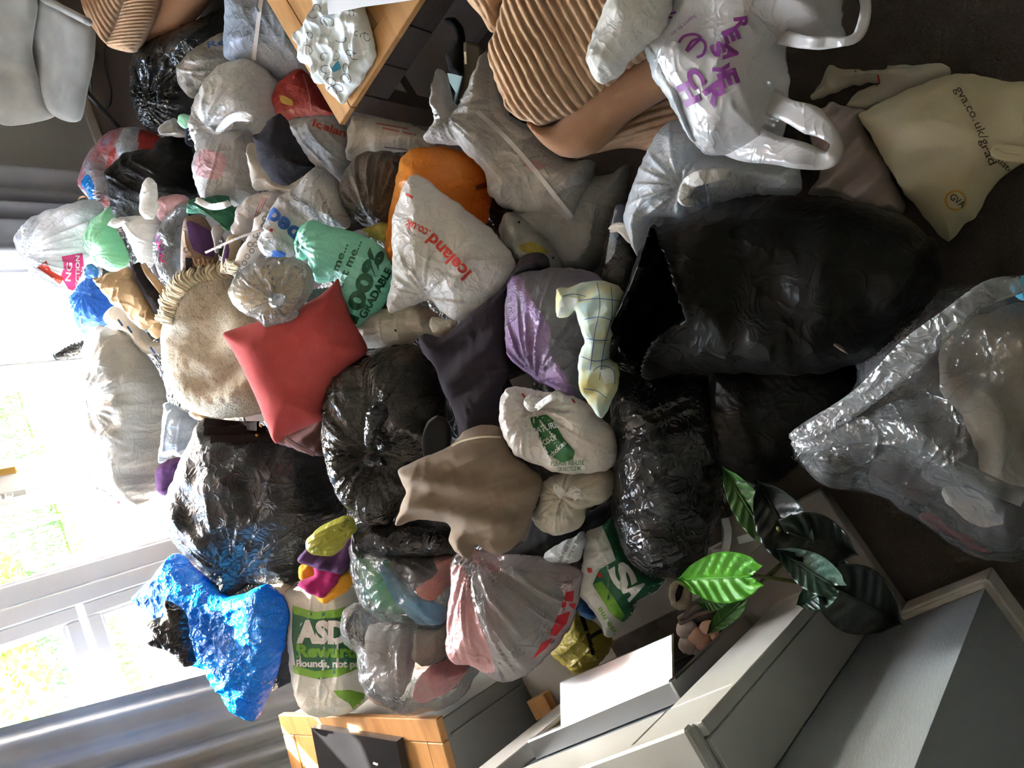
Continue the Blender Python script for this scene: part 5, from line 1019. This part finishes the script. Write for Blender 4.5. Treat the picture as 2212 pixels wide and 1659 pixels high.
o = pillow('plum_garment', [(338, 1010), (370, 990), (400, 990), (385, 1030), (365, 1070), (340, 1060)], .46, .04, 'purple_cloth', 'plum coloured garment below the taut grey sack', 'clothes', seed=62, res=400)
o = pillow('tan_slipper', [(408, 890), (425, 878), (450, 895), (445, 908), (420, 905)], .50, .03, 'tan_leather', 'tan leather slipper toe poking from under the cream blanket', 'slipper', seed=2, crump=(.001, 9), fine=(0, 9), res=300)
bx = pillow('white_box', [(178, 760), (190, 715), (215, 700), (238, 712), (205, 755), (190, 800), (182, 790)], .52, .05, 'white_paper', 'crumpled white cardboard box lit by the window behind the grey sack', 'box', seed=5, crump=(.004, 9), smooth=False, res=400)
um = thing('folding_umbrella', tuple(W(150, 760, .5)), 'black folding umbrella with ribbed sleeve sticking up by the window', 'umbrella')
ua, ub = W(118, 772, .62), W(190, 742, .50); tube('handle', [ua, ua*.72+ub*.28], [.014, .020, .018], 'black_gloss', um, 10, 3)
tube('sleeve', [ua*.72+ub*.28+(ub-ua)*t for t in np.linspace(0, .75, 16)], [.024 if i % 2 else .030 for i in range(16)], 'black_film', um, 10, 1)
o = pillow('plastic_strip', [(150, 790), (162, 786), (188, 808), (196, 826), (180, 822), (165, 802)], .50, .015, 'white_film', 'thin curl of white plastic against the door frame', 'plastic strip', seed=2, res=200)
bb = pillow('plastic_bag', [(152, 660), (160, 630), (182, 602), (200, 590), (225, 625), (242, 660), (245, 690), (225, 705), (192, 728), (170, 706), (158, 690)], .46, .09, 'blue_film', 'knotted bright blue bag by the window below the pink print bag', 'plastic bag', seed=63, crump=(.008, 12), res=1200, pleat=(195, 632, .012, 26, .2))
pillow('tied_ear', [(185, 600), (190, 572), (206, 574), (216, 590), (210, 600)], .56, .015, 'blue_film', parent=bb, seed=4, res=250)
kp = pillow('paper_bag', [(204, 602), (240, 590), (276, 578), (300, 605), (318, 640), (338, 678), (350, 692), (330, 704), (312, 714), (290, 698), (268, 672), (245, 655), (232, 640), (214, 615)], .52, .05, 'kraft_paper', 'crumpled brown paper bag between the blue bag and the cream blanket', 'paper bag', seed=64, crump=(.02, 9), fine=(.005, 24), res=1300, R=.06, film=2.)
o = pillow('kraft_card', [(320, 710), (335, 696), (352, 700), (356, 716), (340, 733), (325, 725)], .50, .02, 'kraft_board', 'small orange brown card beside the paper bag', 'card', seed=2, crump=(.002, 9), smooth=False, res=200)
o = pillow('carrier_bag', [(228, 690), (245, 662), (268, 670), (290, 700), (312, 716), (330, 740), (355, 742), (350, 765), (310, 760), (280, 720), (255, 712)], .44, .06, 'white_film', 'crinkled white bag with blue print tucked under the paper bag', 'carrier bag', seed=65, crump=(.010, 12), res=900)
for q in ((255, 690), (275, 705), (325, 750)): stroke(o, [q, (q[0]+10, q[1]+14)], 4, MATS['blue_print'])
mv = pillow('plastic_sack', [(28, 522), (45, 490), (70, 470), (110, 452), (160, 438), (200, 430), (222, 445), (215, 480), (195, 520), (185, 570), (165, 610), (150, 638), (110, 640), (85, 615), (65, 590), (52, 562)], .62, .12, 'white_film_cool', 'pale grey charity sack with pink printed panels, tied neck leaning on the curtain', 'plastic sack', seed=66, crump=(.008, 9), res=1900, pleat=(58, 552, .014, 34, .34))
panel(mv, [(133, 554), (178, 546), (182, 580), (160, 628), (148, 625), (132, 598), (138, 575)], MATS['pink_print'], 'printed_panel', .003)
panel(mv, [(80, 578), (100, 563), (110, 585), (138, 600), (130, 615), (105, 595)], MATS['red_print'], 'printed_panel', .003)
text(mv, 'NG', (152, 608), (156, 568), 12, MATS['white_print'], .02, off=.006); text(mv, 'ECTION', (172, 618), (172, 552), 9, MATS['white_print'], .02, off=.006)
knot(mv, 58, 556, 16, .72, 'white_film_cool', 9)
o = ribbon('wire_hook', [W(166, 442, .52), W(172, 428, .56), W(184, 425, .56), W(190, 432, .52)], .006, 'tan_leather', mv, .004)
gn = pillow('carrier_bag', [(186, 520), (198, 482), (220, 462), (242, 444), (252, 462), (248, 490), (262, 520), (278, 558), (268, 580), (240, 586), (212, 572), (195, 548)], .52, .09, 'green_film', 'pale green knotted carrier bag beside the charity sack', 'carrier bag', seed=67, crump=(.008, 11), res=1200, pleat=(215, 548, .008, 18, .14))
ck = pillow('plastic_sack', [(174, 400), (182, 365), (200, 325), (230, 292), (265, 275), (300, 275), (345, 296), (350, 340), (325, 400), (275, 450), (212, 468), (204, 440), (188, 420)], .32, .13, 'check_film', 'clear sack of blue and red checked cloth near the velvet chair', 'plastic sack', seed=68, crump=(.008, 9), res=1500)
for a, m_ in (([(255, 300), (268, 276), (300, 280), (302, 306), (262, 304)], 'blue_grey_film'), ([(302, 280), (346, 296), (334, 324), (300, 320)], 'red_bag'), ([(252, 308), (298, 306), (292, 328), (256, 336)], 'blue_grey_film'), ([(236, 330), (250, 318), (248, 340), (228, 372)], 'red_bag'), ([(174, 396), (190, 376), (206, 410), (212, 466), (186, 412)], 'blue_foil')):
    tint(ck, a, m_)
text(ck, 'WW', (218, 442), (214, 408), 16, MATS['white_print'], .04)
b29 = pillow('bin_bag', [(234, 372), (250, 350), (275, 332), (305, 322), (335, 322), (350, 298), (392, 294), (412, 318), (420, 370), (424, 420), (380, 440), (330, 470), (290, 480), (258, 474), (246, 440), (238, 405)], .42, .13, 'black_film_soft', 'black bin bag behind the tall white knotted carrier bag', 'bin bag', seed=69, crump=(.010, 8), res=1500, stretch=(1.2, .5))
b30 = pillow('bin_bag', [(288, 140), (305, 100), (350, 78), (420, 50), (480, 20), (500, 60), (480, 110), (440, 160), (420, 210), (395, 255), (345, 292), (315, 272), (296, 240), (284, 190)], .18, .15, 'black_film', 'tied black bin bag on the carpet beside the corduroy armchair', 'bin bag', seed=70, crump=(.008, 9), res=1900, pleat=(342, 222, .016, 34, .3), heap=False)
for e in ([(342, 222), (340, 195), (352, 188), (352, 215)], [(345, 225), (385, 222), (405, 228), (380, 238)], [(338, 226), (310, 232), (308, 240), (335, 238)]):
    pillow('tied_ear', e, .34, .015, 'black_film', parent=b30, seed=len(e), res=200)
n31 = pillow('plastic_bag', [(384, 160), (396, 132), (430, 102), (470, 76), (500, 72), (512, 110), (490, 150), (460, 190), (420, 214), (396, 192)], .24, .09, 'news_film', 'clear bag of newspapers with a printed blue Re beside the black tied bag', 'plastic bag', seed=71, crump=(.007, 12), res=1100)
text(n31, 'Re', (449, 103), (488, 95), 13, MATS['blue_print'], .02)
c32 = pillow('plastic_sack', [(500, -30), (490, 50), (488, 125), (535, 140), (590, 168), (640, 182), (690, 190), (720, 120), (640, -30)], .20, .14, 'blue_grey_film', 'pale blue translucent sack with a white seam behind the oak coffee table', 'plastic sack', seed=72, crump=(.008, 9), res=1600, heap=False)
stroke(c32, [(565, -10), (556, 60), (548, 130)], 9, MATS['white_print'], 'white_seam', .004)
w33 = pillow('plastic_sack', [(422, 240), (430, 205), (448, 175), (480, 145), (525, 128), (570, 140), (598, 180), (606, 230), (600, 262), (570, 290), (520, 300), (470, 312), (440, 335), (425, 305), (415, 270)], .31, .14, 'white_film', 'big knotted white sack in front of the pale blue sack', 'plastic sack', seed=73, crump=(.008, 9), res=2000, pleat=(470, 280, .012, 26, .2), pockets=[([(478, 276), (500, 262), (532, 258), (526, 276), (500, 284)], .03)])
ribbon('tied_handle', [W(470, 284, .43), W(500, 256, .47), (W(535, 252, .47)), W(552, 262, .45)], [.015, .03, .03, .02], 'white_film', w33, .003, .5)
r34 = pillow('shopping_bag', [(590, 215), (600, 180), (628, 156), (655, 150), (690, 190), (725, 240), (700, 252), (650, 252), (615, 260), (600, 250)], .19, .08, 'red_bag', 'red shopping bag under the edge of the oak table', 'shopping bag', seed=74, crump=(.004, 8), res=900, heap=False)
stroke(r34, [(655, 160), (666, 200), (672, 240)], 3, MATS['rose_cloth'], 'seam', .003); panel(r34, [(605, 205), (630, 215), (632, 228), (608, 222)], MATS['yellow_print'], 'printed_flower', .003, smooth=True)
for i, a in enumerate(([(348, 292), (352, 270), (378, 255), (384, 275), (400, 285), (398, 296)],)):
    o = pillow('carrier_bag', a, .40, .03, 'white_film', 'small white carrier bag holding green packaging near the big white sack', 'carrier bag', seed=75, res=400, pockets=[([(354, 288), (360, 272), (376, 262), (380, 278), (392, 286)], .03)])
o = pillow('green_packet', [(380, 262), (390, 245), (412, 250), (415, 268), (400, 276)], .42, .02, 'green_film', 'green and white packet beside the big white sack', 'packet', seed=76, res=250)
o = pillow('patterned_cloth', [(404, 300), (405, 262), (414, 240), (422, 262), (418, 300), (412, 316)], .38, .03, 'blue_dark_cloth', 'navy and white patterned cloth strip beside the big white sack', 'cloth', seed=77, res=250)
for k in range(5): stroke(o, [(406, 262+k*10), (416, 258+k*10)], 3, MATS['white_print'])
i35 = pillow('carrier_bag', [(618, 266), (650, 254), (690, 248), (735, 256), (752, 290), (762, 320), (758, 370), (738, 392), (700, 380), (662, 345), (640, 310)], .24, .08, 'white_film_grey', 'greyish white carrier bag with red lettering half under the coffee table', 'carrier bag', seed=78, crump=(.007, 9), res=1200)
text(i35, 'Iceland', (674, 272), (762, 302), 17, MR, .02)
w36 = pillow('carrier_bag', [(762, 258), (772, 248), (830, 258), (900, 275), (940, 298), (935, 318), (890, 325), (830, 332), (790, 335), (756, 346), (755, 300)], .16, .08, 'white_film_cream', 'cream carrier bag with faint red print beside the table leg', 'carrier bag', seed=79, crump=(.007, 10), res=1100, heap=False)
for q in (((812, 266), (880, 278)), ((826, 276), (900, 292))): stroke(w36, q, 3, MATS['rose_cloth'], 'printed_line')
stroke(w36, [(830, 318), (880, 324)], 2.5, MATS['grey_print'])
c38 = pillow('carrier_bag', [(536, 322), (545, 308), (560, 330), (600, 380), (630, 395), (665, 370), (690, 362), (700, 400), (660, 430), (620, 425), (580, 412), (556, 410), (545, 370)], .34, .06, 'white_film_cream', 'white carrier bag whose rim holds the dark fleece', 'carrier bag', seed=80, res=1000)
f37 = pillow('dark_fleece', [(546, 292), (560, 288), (585, 255), (606, 244), (622, 268), (640, 305), (665, 342), (680, 360), (650, 382), (622, 400), (592, 392), (566, 360), (554, 320)], .44, .05, 'fleece_dark', 'charcoal fleece bundle stuffed in a white carrier bag', 'fleece', seed=81, crump=(.004, 7), fine=(.001, 40), res=1100)
w39 = pillow('plastic_sack', [(418, 355), (430, 322), (460, 296), (505, 284), (542, 286), (552, 320), (556, 370), (562, 410), (530, 440), (490, 452), (450, 446), (425, 400)], .38, .09, 'white_film_grey', 'greyish white sack with a pink patch inside, behind the green wrapped bag', 'plastic sack', seed=82, crump=(.007, 9), res=1400)
tint(w39, [(418, 350), (438, 322), (482, 333), (488, 355), (472, 388), (426, 378)], 'pink_film')
g40 = pillow('plastic_sack', [(738, 420), (742, 380), (768, 345), (800, 327), (850, 330), (868, 345), (862, 400), (852, 450), (846, 492), (810, 496), (775, 480), (748, 450)], .27, .10, 'grey_brown_film', 'taupe sack gathered at the neck with a yellow tie behind the orange bag', 'plastic sack', seed=83, crump=(.006, 9), res=1300, pleat=(815, 488, .012, 32, .3))
y41 = pillow('yellow_tie_bag', [(778, 495), (800, 488), (815, 484), (840, 482), (846, 505), (840, 530), (815, 520), (795, 508)], .36, .03, 'yellow_film', 'yellow plastic edge between taupe sack and mint sack', 'plastic bag', seed=84, res=300)
d42 = pillow('carrier_bag', [(560, 520), (585, 455), (605, 425), (640, 405), (668, 372), (700, 365), (728, 390), (748, 440), (755, 490), (705, 500), (665, 500), (650, 545), (610, 560), (575, 550)], .42, .07, 'white_film_grey', 'white carrier bag with blue lettering beside the dark fleece', 'carrier bag', seed=85, crump=(.008, 9), res=1500)
text(d42, 'ped', (652, 500), (590, 448), 36, MATS['blue_print'], .04) ; text(d42, "s'", (618, 548), (576, 536), 26, MATS['blue_print'], .05)
panel(d42, [(586+4*math.cos(t), 497+4*math.sin(t)) for t in np.linspace(0, 6.28, 9)[:-1]], MATS['red_print'], 'printed_dot', .003, 4)
for s, p0, p1 in (('made from 100% recycled', (690, 500), (606, 420)), ('as long as you can', (694, 478), (632, 416)), ('recycle it', (700, 490), (660, 432)), ('find out more at recycle', (730, 488), (690, 408))): text(d42, s, p0, p1, 9, MATS['grey_print'], 0.)
lc = pillow('lace_cloth', [(508, 570), (512, 545), (530, 520), (545, 495), (552, 470), (562, 462), (580, 458), (582, 490), (575, 530), (555, 555), (535, 580), (518, 582)], .50, .02, 'white_cloth', 'white crochet lace trimmed cloth beside the lace-up shoe', 'lace cloth', seed=86, crump=(.004, 12), res=900, R=.03)
rr = np.random.RandomState(8)
for k, (x, y) in enumerate(((572, 472), (570, 488), (566, 502), (560, 516), (552, 528), (544, 542), (534, 554), (528, 568), (575, 480), (552, 508), (540, 528))):
    stroke(lc, [(x+5*math.cos(t), y+5*math.sin(t)) for t in np.linspace(0, 6.28, 10)[:-1]], 1.7, MATS['grey_print'], 'lace_hole', .002, closed=True)
w43 = pillow('plastic_sack', [(505, 500), (512, 460), (530, 430), (560, 415), (600, 412), (612, 425), (590, 455), (560, 465), (545, 500), (525, 520)], .43, .06, 'white_film_pink', 'white sack with faint red stripes behind the lace cloth', 'plastic sack', seed=87, res=800)
for k in range(3): stroke(w43, [(566+k*5, 428), (556+k*5, 450), (550+k*4, 470)], 1.6, MATS['rose_cloth'], 'printed_stripe')
# shoes
s1 = pillow('lace_up_shoe', [(394, 590), (392, 545), (396, 490), (402, 470), (425, 463), (442, 470), (456, 495), (466, 530), (472, 565), (470, 582), (440, 586), (415, 590)], .54, .045, 'brown_leather', 'brown lace-up shoe with dark purple lining lying on its side', 'shoe', seed=88, crump=(.002, 9), fine=(.001, 40), lumps=.1, res=900, R=.05, jit=.0)
panel(s1, [(402, 480), (412, 476), (440, 490), (456, 500), (466, 540), (462, 556), (440, 552), (418, 540), (408, 515)], MATS['purple_cloth'], 'lining', .002); panel(s1, [(400, 556), (416, 558), (415, 588), (402, 586)], MATS['black_leather'], 'side_panel', .002)
for k in range(4): stroke(s1, [(416+k*10, 556+(k % 2)*4), (424+k*10, 575), (430+k*10, 560)], 3, MATS['tan_leather'], 'lace', .004)
stroke(s1, [(396, 500), (400, 530), (412, 552)], 4, MATS['tan_leather'], 'welt', .003); stroke(s1, [(402+5*math.cos(t), 540+5*math.sin(t)) for t in np.linspace(0, 6.28, 9)[:-1]], 1.5, MATS['black_leather'], 'eyelet', .004, closed=True)
s2 = pillow('trainer_shoe', [(478, 590), (482, 555), (488, 530), (494, 512), (502, 506), (515, 506), (520, 520), (512, 548), (505, 575), (500, 590)], .51, .03, 'sole_beige', 'beige soled trainer turned on its side beside the lace-up shoe', 'shoe', seed=89, crump=(.001, 9), fine=(0, 9), res=500, jit=0)
panel(s2, [(480, 560), (486, 532), (492, 520), (496, 540), (490, 575), (482, 588)], MATS['purple_cloth'], 'upper', .002)
il = pillow('insole', [(456, 500), (462, 488), (474, 487), (486, 498), (478, 510), (472, 525), (472, 545), (464, 545), (462, 525)], .56, .008, 'grey_card', parent=s2, crump=(0, 9), fine=(0, 9), lumps=0, res=250, jit=0)
ribbon('shoe_lace', [W(445, 545, .63), W(500, 520, .64), W(540, 505, .63), W(570, 496, .62)], .008, 'brown_leather', s1, .003)
k45 = pillow('carrier_bag', [(262, 480), (240, 490), (262, 470), (300, 466), (318, 462), (340, 462), (348, 490), (345, 530), (338, 560), (320, 580), (300, 560), (282, 525), (272, 500)], .54, .05, 'white_film', 'white carrier bag with a tall upright knotted ear', 'carrier bag', seed=90, crump=(.006, 11), res=1100)
pillow('tied_ear', [(305, 462), (302, 430), (308, 398), (322, 384), (338, 396), (342, 430), (340, 455), (330, 474), (315, 474)], .64, .03, 'white_film', parent=k45, seed=6, crump=(.006, 14), res=500)
pillow('tied_ear', [(234, 486), (245, 474), (270, 472), (282, 480), (262, 486), (250, 492)], .62, .015, 'white_film', parent=k45, seed=7, res=250)
p48 = pillow('carrier_bag', [(340, 470), (342, 432), (365, 420), (395, 420), (410, 432), (395, 450), (370, 470), (352, 480)], .48, .04, 'pink_film', 'soft pink carrier bag beside the tall knotted ear', 'carrier bag', seed=91, res=500)
g46 = pillow('clear_bag', [(332, 545), (340, 500), (362, 465), (385, 444), (402, 442), (406, 460), (398, 500), (394, 560), (405, 600), (420, 625), (398, 640), (372, 620), (345, 590)], .49, .06, 'hazy_film', 'clear carrier with purple script print beside the lace-up shoe', 'carrier bag', seed=92, crump=(.008, 12), res=1100)
in_46 = pillow('dark_shoes', [(350, 540), (365, 490), (385, 465), (398, 480), (392, 540), (398, 590), (375, 600), (355, 575)], .46, .04, 'black_leather', 'pair of dark shoes blurred inside the clear carrier', 'shoes', seed=3, res=500, heap=False)
for k in range(4): stroke(g46, [(334+k*3, 512+k*14), (344+k*3, 508+k*14), (338+k*3, 520+k*14), (348+k*3, 524+k*14)], 3, MATS['pink_print'] if k % 2 else MP, 'printed_script')
e47 = pillow('carrier_bag', [(404, 462), (410, 435), (438, 428), (440, 430), (470, 424), (492, 424), (496, 440), (512, 462), (505, 490), (492, 498), (470, 480), (440, 462), (420, 462)], .47, .05, 'emerald_film', 'emerald green bag tied with a white band above the lace-up shoe', 'carrier bag', seed=93, crump=(.008, 14), res=900)
ribbon('white_band', [W(425, 432, .57), W(455, 446, .58), W(480, 444, .58), W(496, 438, .56)], .022, 'white_film', e47, .003, .3)
hb = pillow('handbag', [(285, 575), (302, 566), (315, 590), (345, 625), (375, 655), (378, 690), (355, 695), (335, 675), (312, 635), (296, 605)], .46, .04, 'black_leather', 'black handbag with a tan leather strap between paper bag and blanket', 'handbag', seed=94, crump=(.004, 9), res=800)
ribbon('tan_strap', [W(310, 572, .57), W(322, 592, .58), W(345, 620, .58), W(372, 656, .56)], [.02, .026, .03, .03], 'tan_leather', hb, .006)
for q in ([(345, 640), (348, 665), (362, 668)], [(348, 672), (360, 690), (368, 664)]): stroke(hb, q, 4, MATS['grey_print'], 'wire_trim', .004)
o = pillow('green_tag', [(342, 672), (348, 670), (354, 690), (348, 694)], .52, .01, 'green_film', 'tiny bright green tag beside the black handbag', 'tag', seed=2, res=120)
cr = pillow('carrier_bag', [(570, 1268), (590, 1262), (626, 1265), (626, 1310), (606, 1308)], .50, .03, 'white_film_cream', 'cream printed packet edge between blue sack and green band bag', 'packet', seed=95, res=250)
# garden side clutter just outside
o = pillow('white_rag', [(70, 970), (78, 945), (100, 938), (122, 950), (125, 962), (105, 952), (96, 965), (90, 978)], -.09, .03, 'white_cloth', 'white rag lying on the paving outside the door', 'rag', flat=.8, res=300, heap=False)
o = pillow('clear_wrapper', [(68, 880), (80, 862), (100, 860), (108, 885), (95, 905), (74, 900)], -.07, .04, 'hazy_film', 'crumpled clear wrapper lying on the paving outside', 'wrapper', flat=.8, res=400, heap=False, crump=(.014, 14))
o = pillow('white_bag', [(65, 672), (80, 650), (110, 645), (140, 650), (150, 690), (120, 680), (95, 678), (80, 690)], -.06, .05, 'white_film', 'white plastic bag lying on the sunny paving outside the side window', 'plastic bag', flat=.8, res=500, heap=False, crump=(.014, 12))
tb2 = tube('timber_pole', [W(0, 700, -.08), W(150, 672, -.08)], .025, 'garden_timber', n=1); tag(tb2, 'long pale timber batten on the paving along the side window', 'batten')

# ================================================================== plant, papers by the hearth
pl = thing('artificial_plant', tuple(W(1740, 1230, .052)), 'artificial plant with broad glossy leaves lying over the hearth corner', 'plant')
def leaf(base, tip, wpx, z0, z1, mat, label=None, curl=.03, veins=7, side=0.):
    """broad leaf: two halves folded along the midrib, ribbed by its side veins, with thickness"""
    b, t = np.array(base, float), np.array(tip, float); d = t-b; L_ = np.linalg.norm(d); d /= L_; s = np.array([-d[1], d[0]]); n_, m_ = 26, 9
    V, Fc = [], []
    for i in range(n_+1):
        u = i/n_; hw = wpx*.5*(math.sin(math.pi*min(1, (u*.94+.06))**.72)**.8)*(1.0 if u > .06 else .8)
        if u > .8: hw *= 1-((u-.8)/.2)**1.6*.96
        for j in range(-m_, m_+1):
            k = j/m_; back = (1-u)**6*abs(k)*L_*.16                   # heart-shaped lobes behind the stalk
            p = b+d*(L_*u-back)+s*hw*k+s*side*math.sin(u*3.1)*L_*.1
            zz = z0+(z1-z0)*u+curl*(abs(k)**1.3)*(.7+.3*math.sin(u*9))-curl*.5*u*u+.006*math.sin((u*veins+abs(k)*1.2)*2*math.pi)*min(1, abs(k)*3)*(1-u*.5)-.004*(k == 0)
            V.append(W(p[0], p[1], zz))
    V = np.array(V); q = len(V); w_ = 2*m_+1
    V = np.vstack([V, V-np.array([0, 0, .0025])])
    for i in range(n_):
        for j in range(w_-1):
            a = i*w_+j; Fc += [[a, a+1, a+w_+1, a+w_], [q+a, q+a+w_, q+a+w_+1, q+a+1]]
        for a in (i*w_, i*w_+w_-1): Fc.append([a, a+w_, q+a+w_, q+a])
    o = mesh_obj('leaf', V, Fc, mat, pl)
    if label: o['label'] = label
    mid = [W(*(b+d*L_*u), z0+(z1-z0)*u-curl*.5*u*u+.002) for u in np.linspace(0, .97, 9)]
    tube('midrib', mid, [.003, .002, .001], mat, o, 5, 2); return o
leaf((1622, 1245), (1458, 1252), 112, .46, .44, 'leaf_bright', 'bright green veined leaf', .015)
leaf((1650, 1150), (1558, 1005), 70, .34, .36, 'leaf_mid', 'mid green leaf', .02)
leaf((1720, 1190), (1635, 1035), 116, .44, .46, 'leaf_dark', None, .04)
leaf((1700, 1150), (1855, 1200), 110, .48, .46, 'leaf_dark', None, .04, side=-.3)
leaf((1800, 1265), (1675, 1185), 80, .50, .50, 'leaf_blue', None, .04)
leaf((1720, 1210), (1860, 1260), 100, .44, .42, 'leaf_dark', None, .04)
leaf((1795, 1272), (1718, 1308), 66, .47, .44, 'leaf_blue', None, .03)
leaf((1800, 1268), (1950, 1350), 150, .46, .38, 'leaf_dark', None, .04)
leaf((1600, 1300), (1525, 1372), 44, .30, .26, 'leaf_mid', None, .02); leaf((1560, 1300), (1500, 1300), 40, .30, .26, 'leaf_mid', None, .02)
for a, b in (((1760, 1262), (1625, 1243)), ((1690, 1215), (1640, 1262)), ((1790, 1262), (1730, 1210)), ((1720, 1200), (1680, 1140)), ((1790, 1265), (1790, 1250))):
    tube('stem', [W(a[0], a[1], .30), W((a[0]+b[0])/2, (a[1]+b[1])/2, .40), W(b[0], b[1], .455)], [.006, .005, .004], 'stem_green', pl)
tube('main_stem', [W(1740, 1230, .055), W(1755, 1245, .2), W(1765, 1255, .32)], [.012, .010, .008], 'stem_green', pl)
tube('main_stem', [W(1742, 1228, .055), W(1730, 1225, .2), W(1700, 1205, .33)], [.010, .008, .006], 'stem_green', pl)
o = pillow('red_packet', [(1575, 1000), (1590, 985), (1622, 985), (1640, 1005), (1612, 1020), (1585, 1016)], .14, .03, 'red_bag', 'red and white packet under the mid green leaf', 'packet', seed=3, res=300, heap=False)
panel(o, [(1590, 986), (1620, 986), (1622, 998), (1588, 998)], MATS['white_print'], 'printed_band', .002)
o = slab('paper_sheet', [(1572, 1004), (1636, 1030), (1612, 1095), (1600, 1102), (1590, 1050)], .10, .004, 'white_paper'); tag(o, 'pale paper sheet lying between the plant leaves and the black bag', 'paper')
cbx = slab('cardboard_box', [(1558, 1128), (1600, 1100), (1640, 1150), (1640, 1180), (1600, 1215), (1560, 1218)], .13, .075, 'grey_card'); tag(cbx, 'small grey cardboard box with a white sticker behind the bright leaf', 'box')
panel(cbx, [(1592, 1160), (1630, 1148), (1634, 1166), (1596, 1176)], MATS['white_paper'], 'sticker', .001)
o = ribbon('paper_band', [W(1540, 1195, .16), W(1565, 1190, .17), W(1572, 1150, .17), W(1566, 1120, .15)], .02, 'white_paper', None, .002); tag(o, 'curled white paper band beside the cardboard box', 'paper band')
o = pillow('dried_leaf', [(1772, 736), (1800, 736), (1820, 748), (1834, 766), (1815, 756), (1795, 744)], .42, .004, 'twig', 'single dry curled leaf on the dull black bag', 'leaf', seed=3, res=150, jit=0, heap=False)

# ================================================================== heap under the visible bags
inner = {o_.name: sh_ for o_, sh_ in [(x, cs) for x in IN_CS]+[(in_cl, cl)]+[(x, c65) for x in IN_65]+[(x, c76) for x in IN_76]+[(x, w66) for x in in_66]+[(in_46, g46)]}
press([n for n in SOLID if n not in inner])
for n, sh_ in inner.items(): tuck(SOLID[n]['o'], sh_)
press(list(inner))
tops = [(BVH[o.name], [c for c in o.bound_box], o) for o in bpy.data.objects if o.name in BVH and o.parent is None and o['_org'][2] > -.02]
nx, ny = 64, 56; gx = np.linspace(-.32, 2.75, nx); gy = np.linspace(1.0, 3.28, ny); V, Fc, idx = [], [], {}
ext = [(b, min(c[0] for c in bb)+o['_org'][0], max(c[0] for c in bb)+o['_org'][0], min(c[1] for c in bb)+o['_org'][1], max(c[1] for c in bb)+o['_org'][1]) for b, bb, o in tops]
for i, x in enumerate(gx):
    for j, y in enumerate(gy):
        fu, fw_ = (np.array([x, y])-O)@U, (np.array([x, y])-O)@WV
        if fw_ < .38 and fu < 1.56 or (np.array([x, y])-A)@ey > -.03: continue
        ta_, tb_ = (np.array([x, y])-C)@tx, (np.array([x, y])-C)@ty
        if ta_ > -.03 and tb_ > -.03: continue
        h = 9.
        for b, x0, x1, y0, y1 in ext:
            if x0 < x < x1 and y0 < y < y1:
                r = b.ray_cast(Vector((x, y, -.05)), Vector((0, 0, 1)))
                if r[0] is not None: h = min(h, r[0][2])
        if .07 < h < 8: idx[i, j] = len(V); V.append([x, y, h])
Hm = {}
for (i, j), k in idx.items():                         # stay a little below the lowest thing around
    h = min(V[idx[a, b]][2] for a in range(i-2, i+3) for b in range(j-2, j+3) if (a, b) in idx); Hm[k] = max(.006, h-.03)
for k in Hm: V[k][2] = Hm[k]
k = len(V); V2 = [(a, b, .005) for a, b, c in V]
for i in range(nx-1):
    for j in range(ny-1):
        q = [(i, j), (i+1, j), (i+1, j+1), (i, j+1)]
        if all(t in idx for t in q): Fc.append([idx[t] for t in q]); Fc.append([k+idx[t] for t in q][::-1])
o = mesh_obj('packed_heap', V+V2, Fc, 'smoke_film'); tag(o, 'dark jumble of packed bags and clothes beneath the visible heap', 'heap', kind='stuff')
for o in bpy.data.objects:
    if '_org' in o: del o['_org']
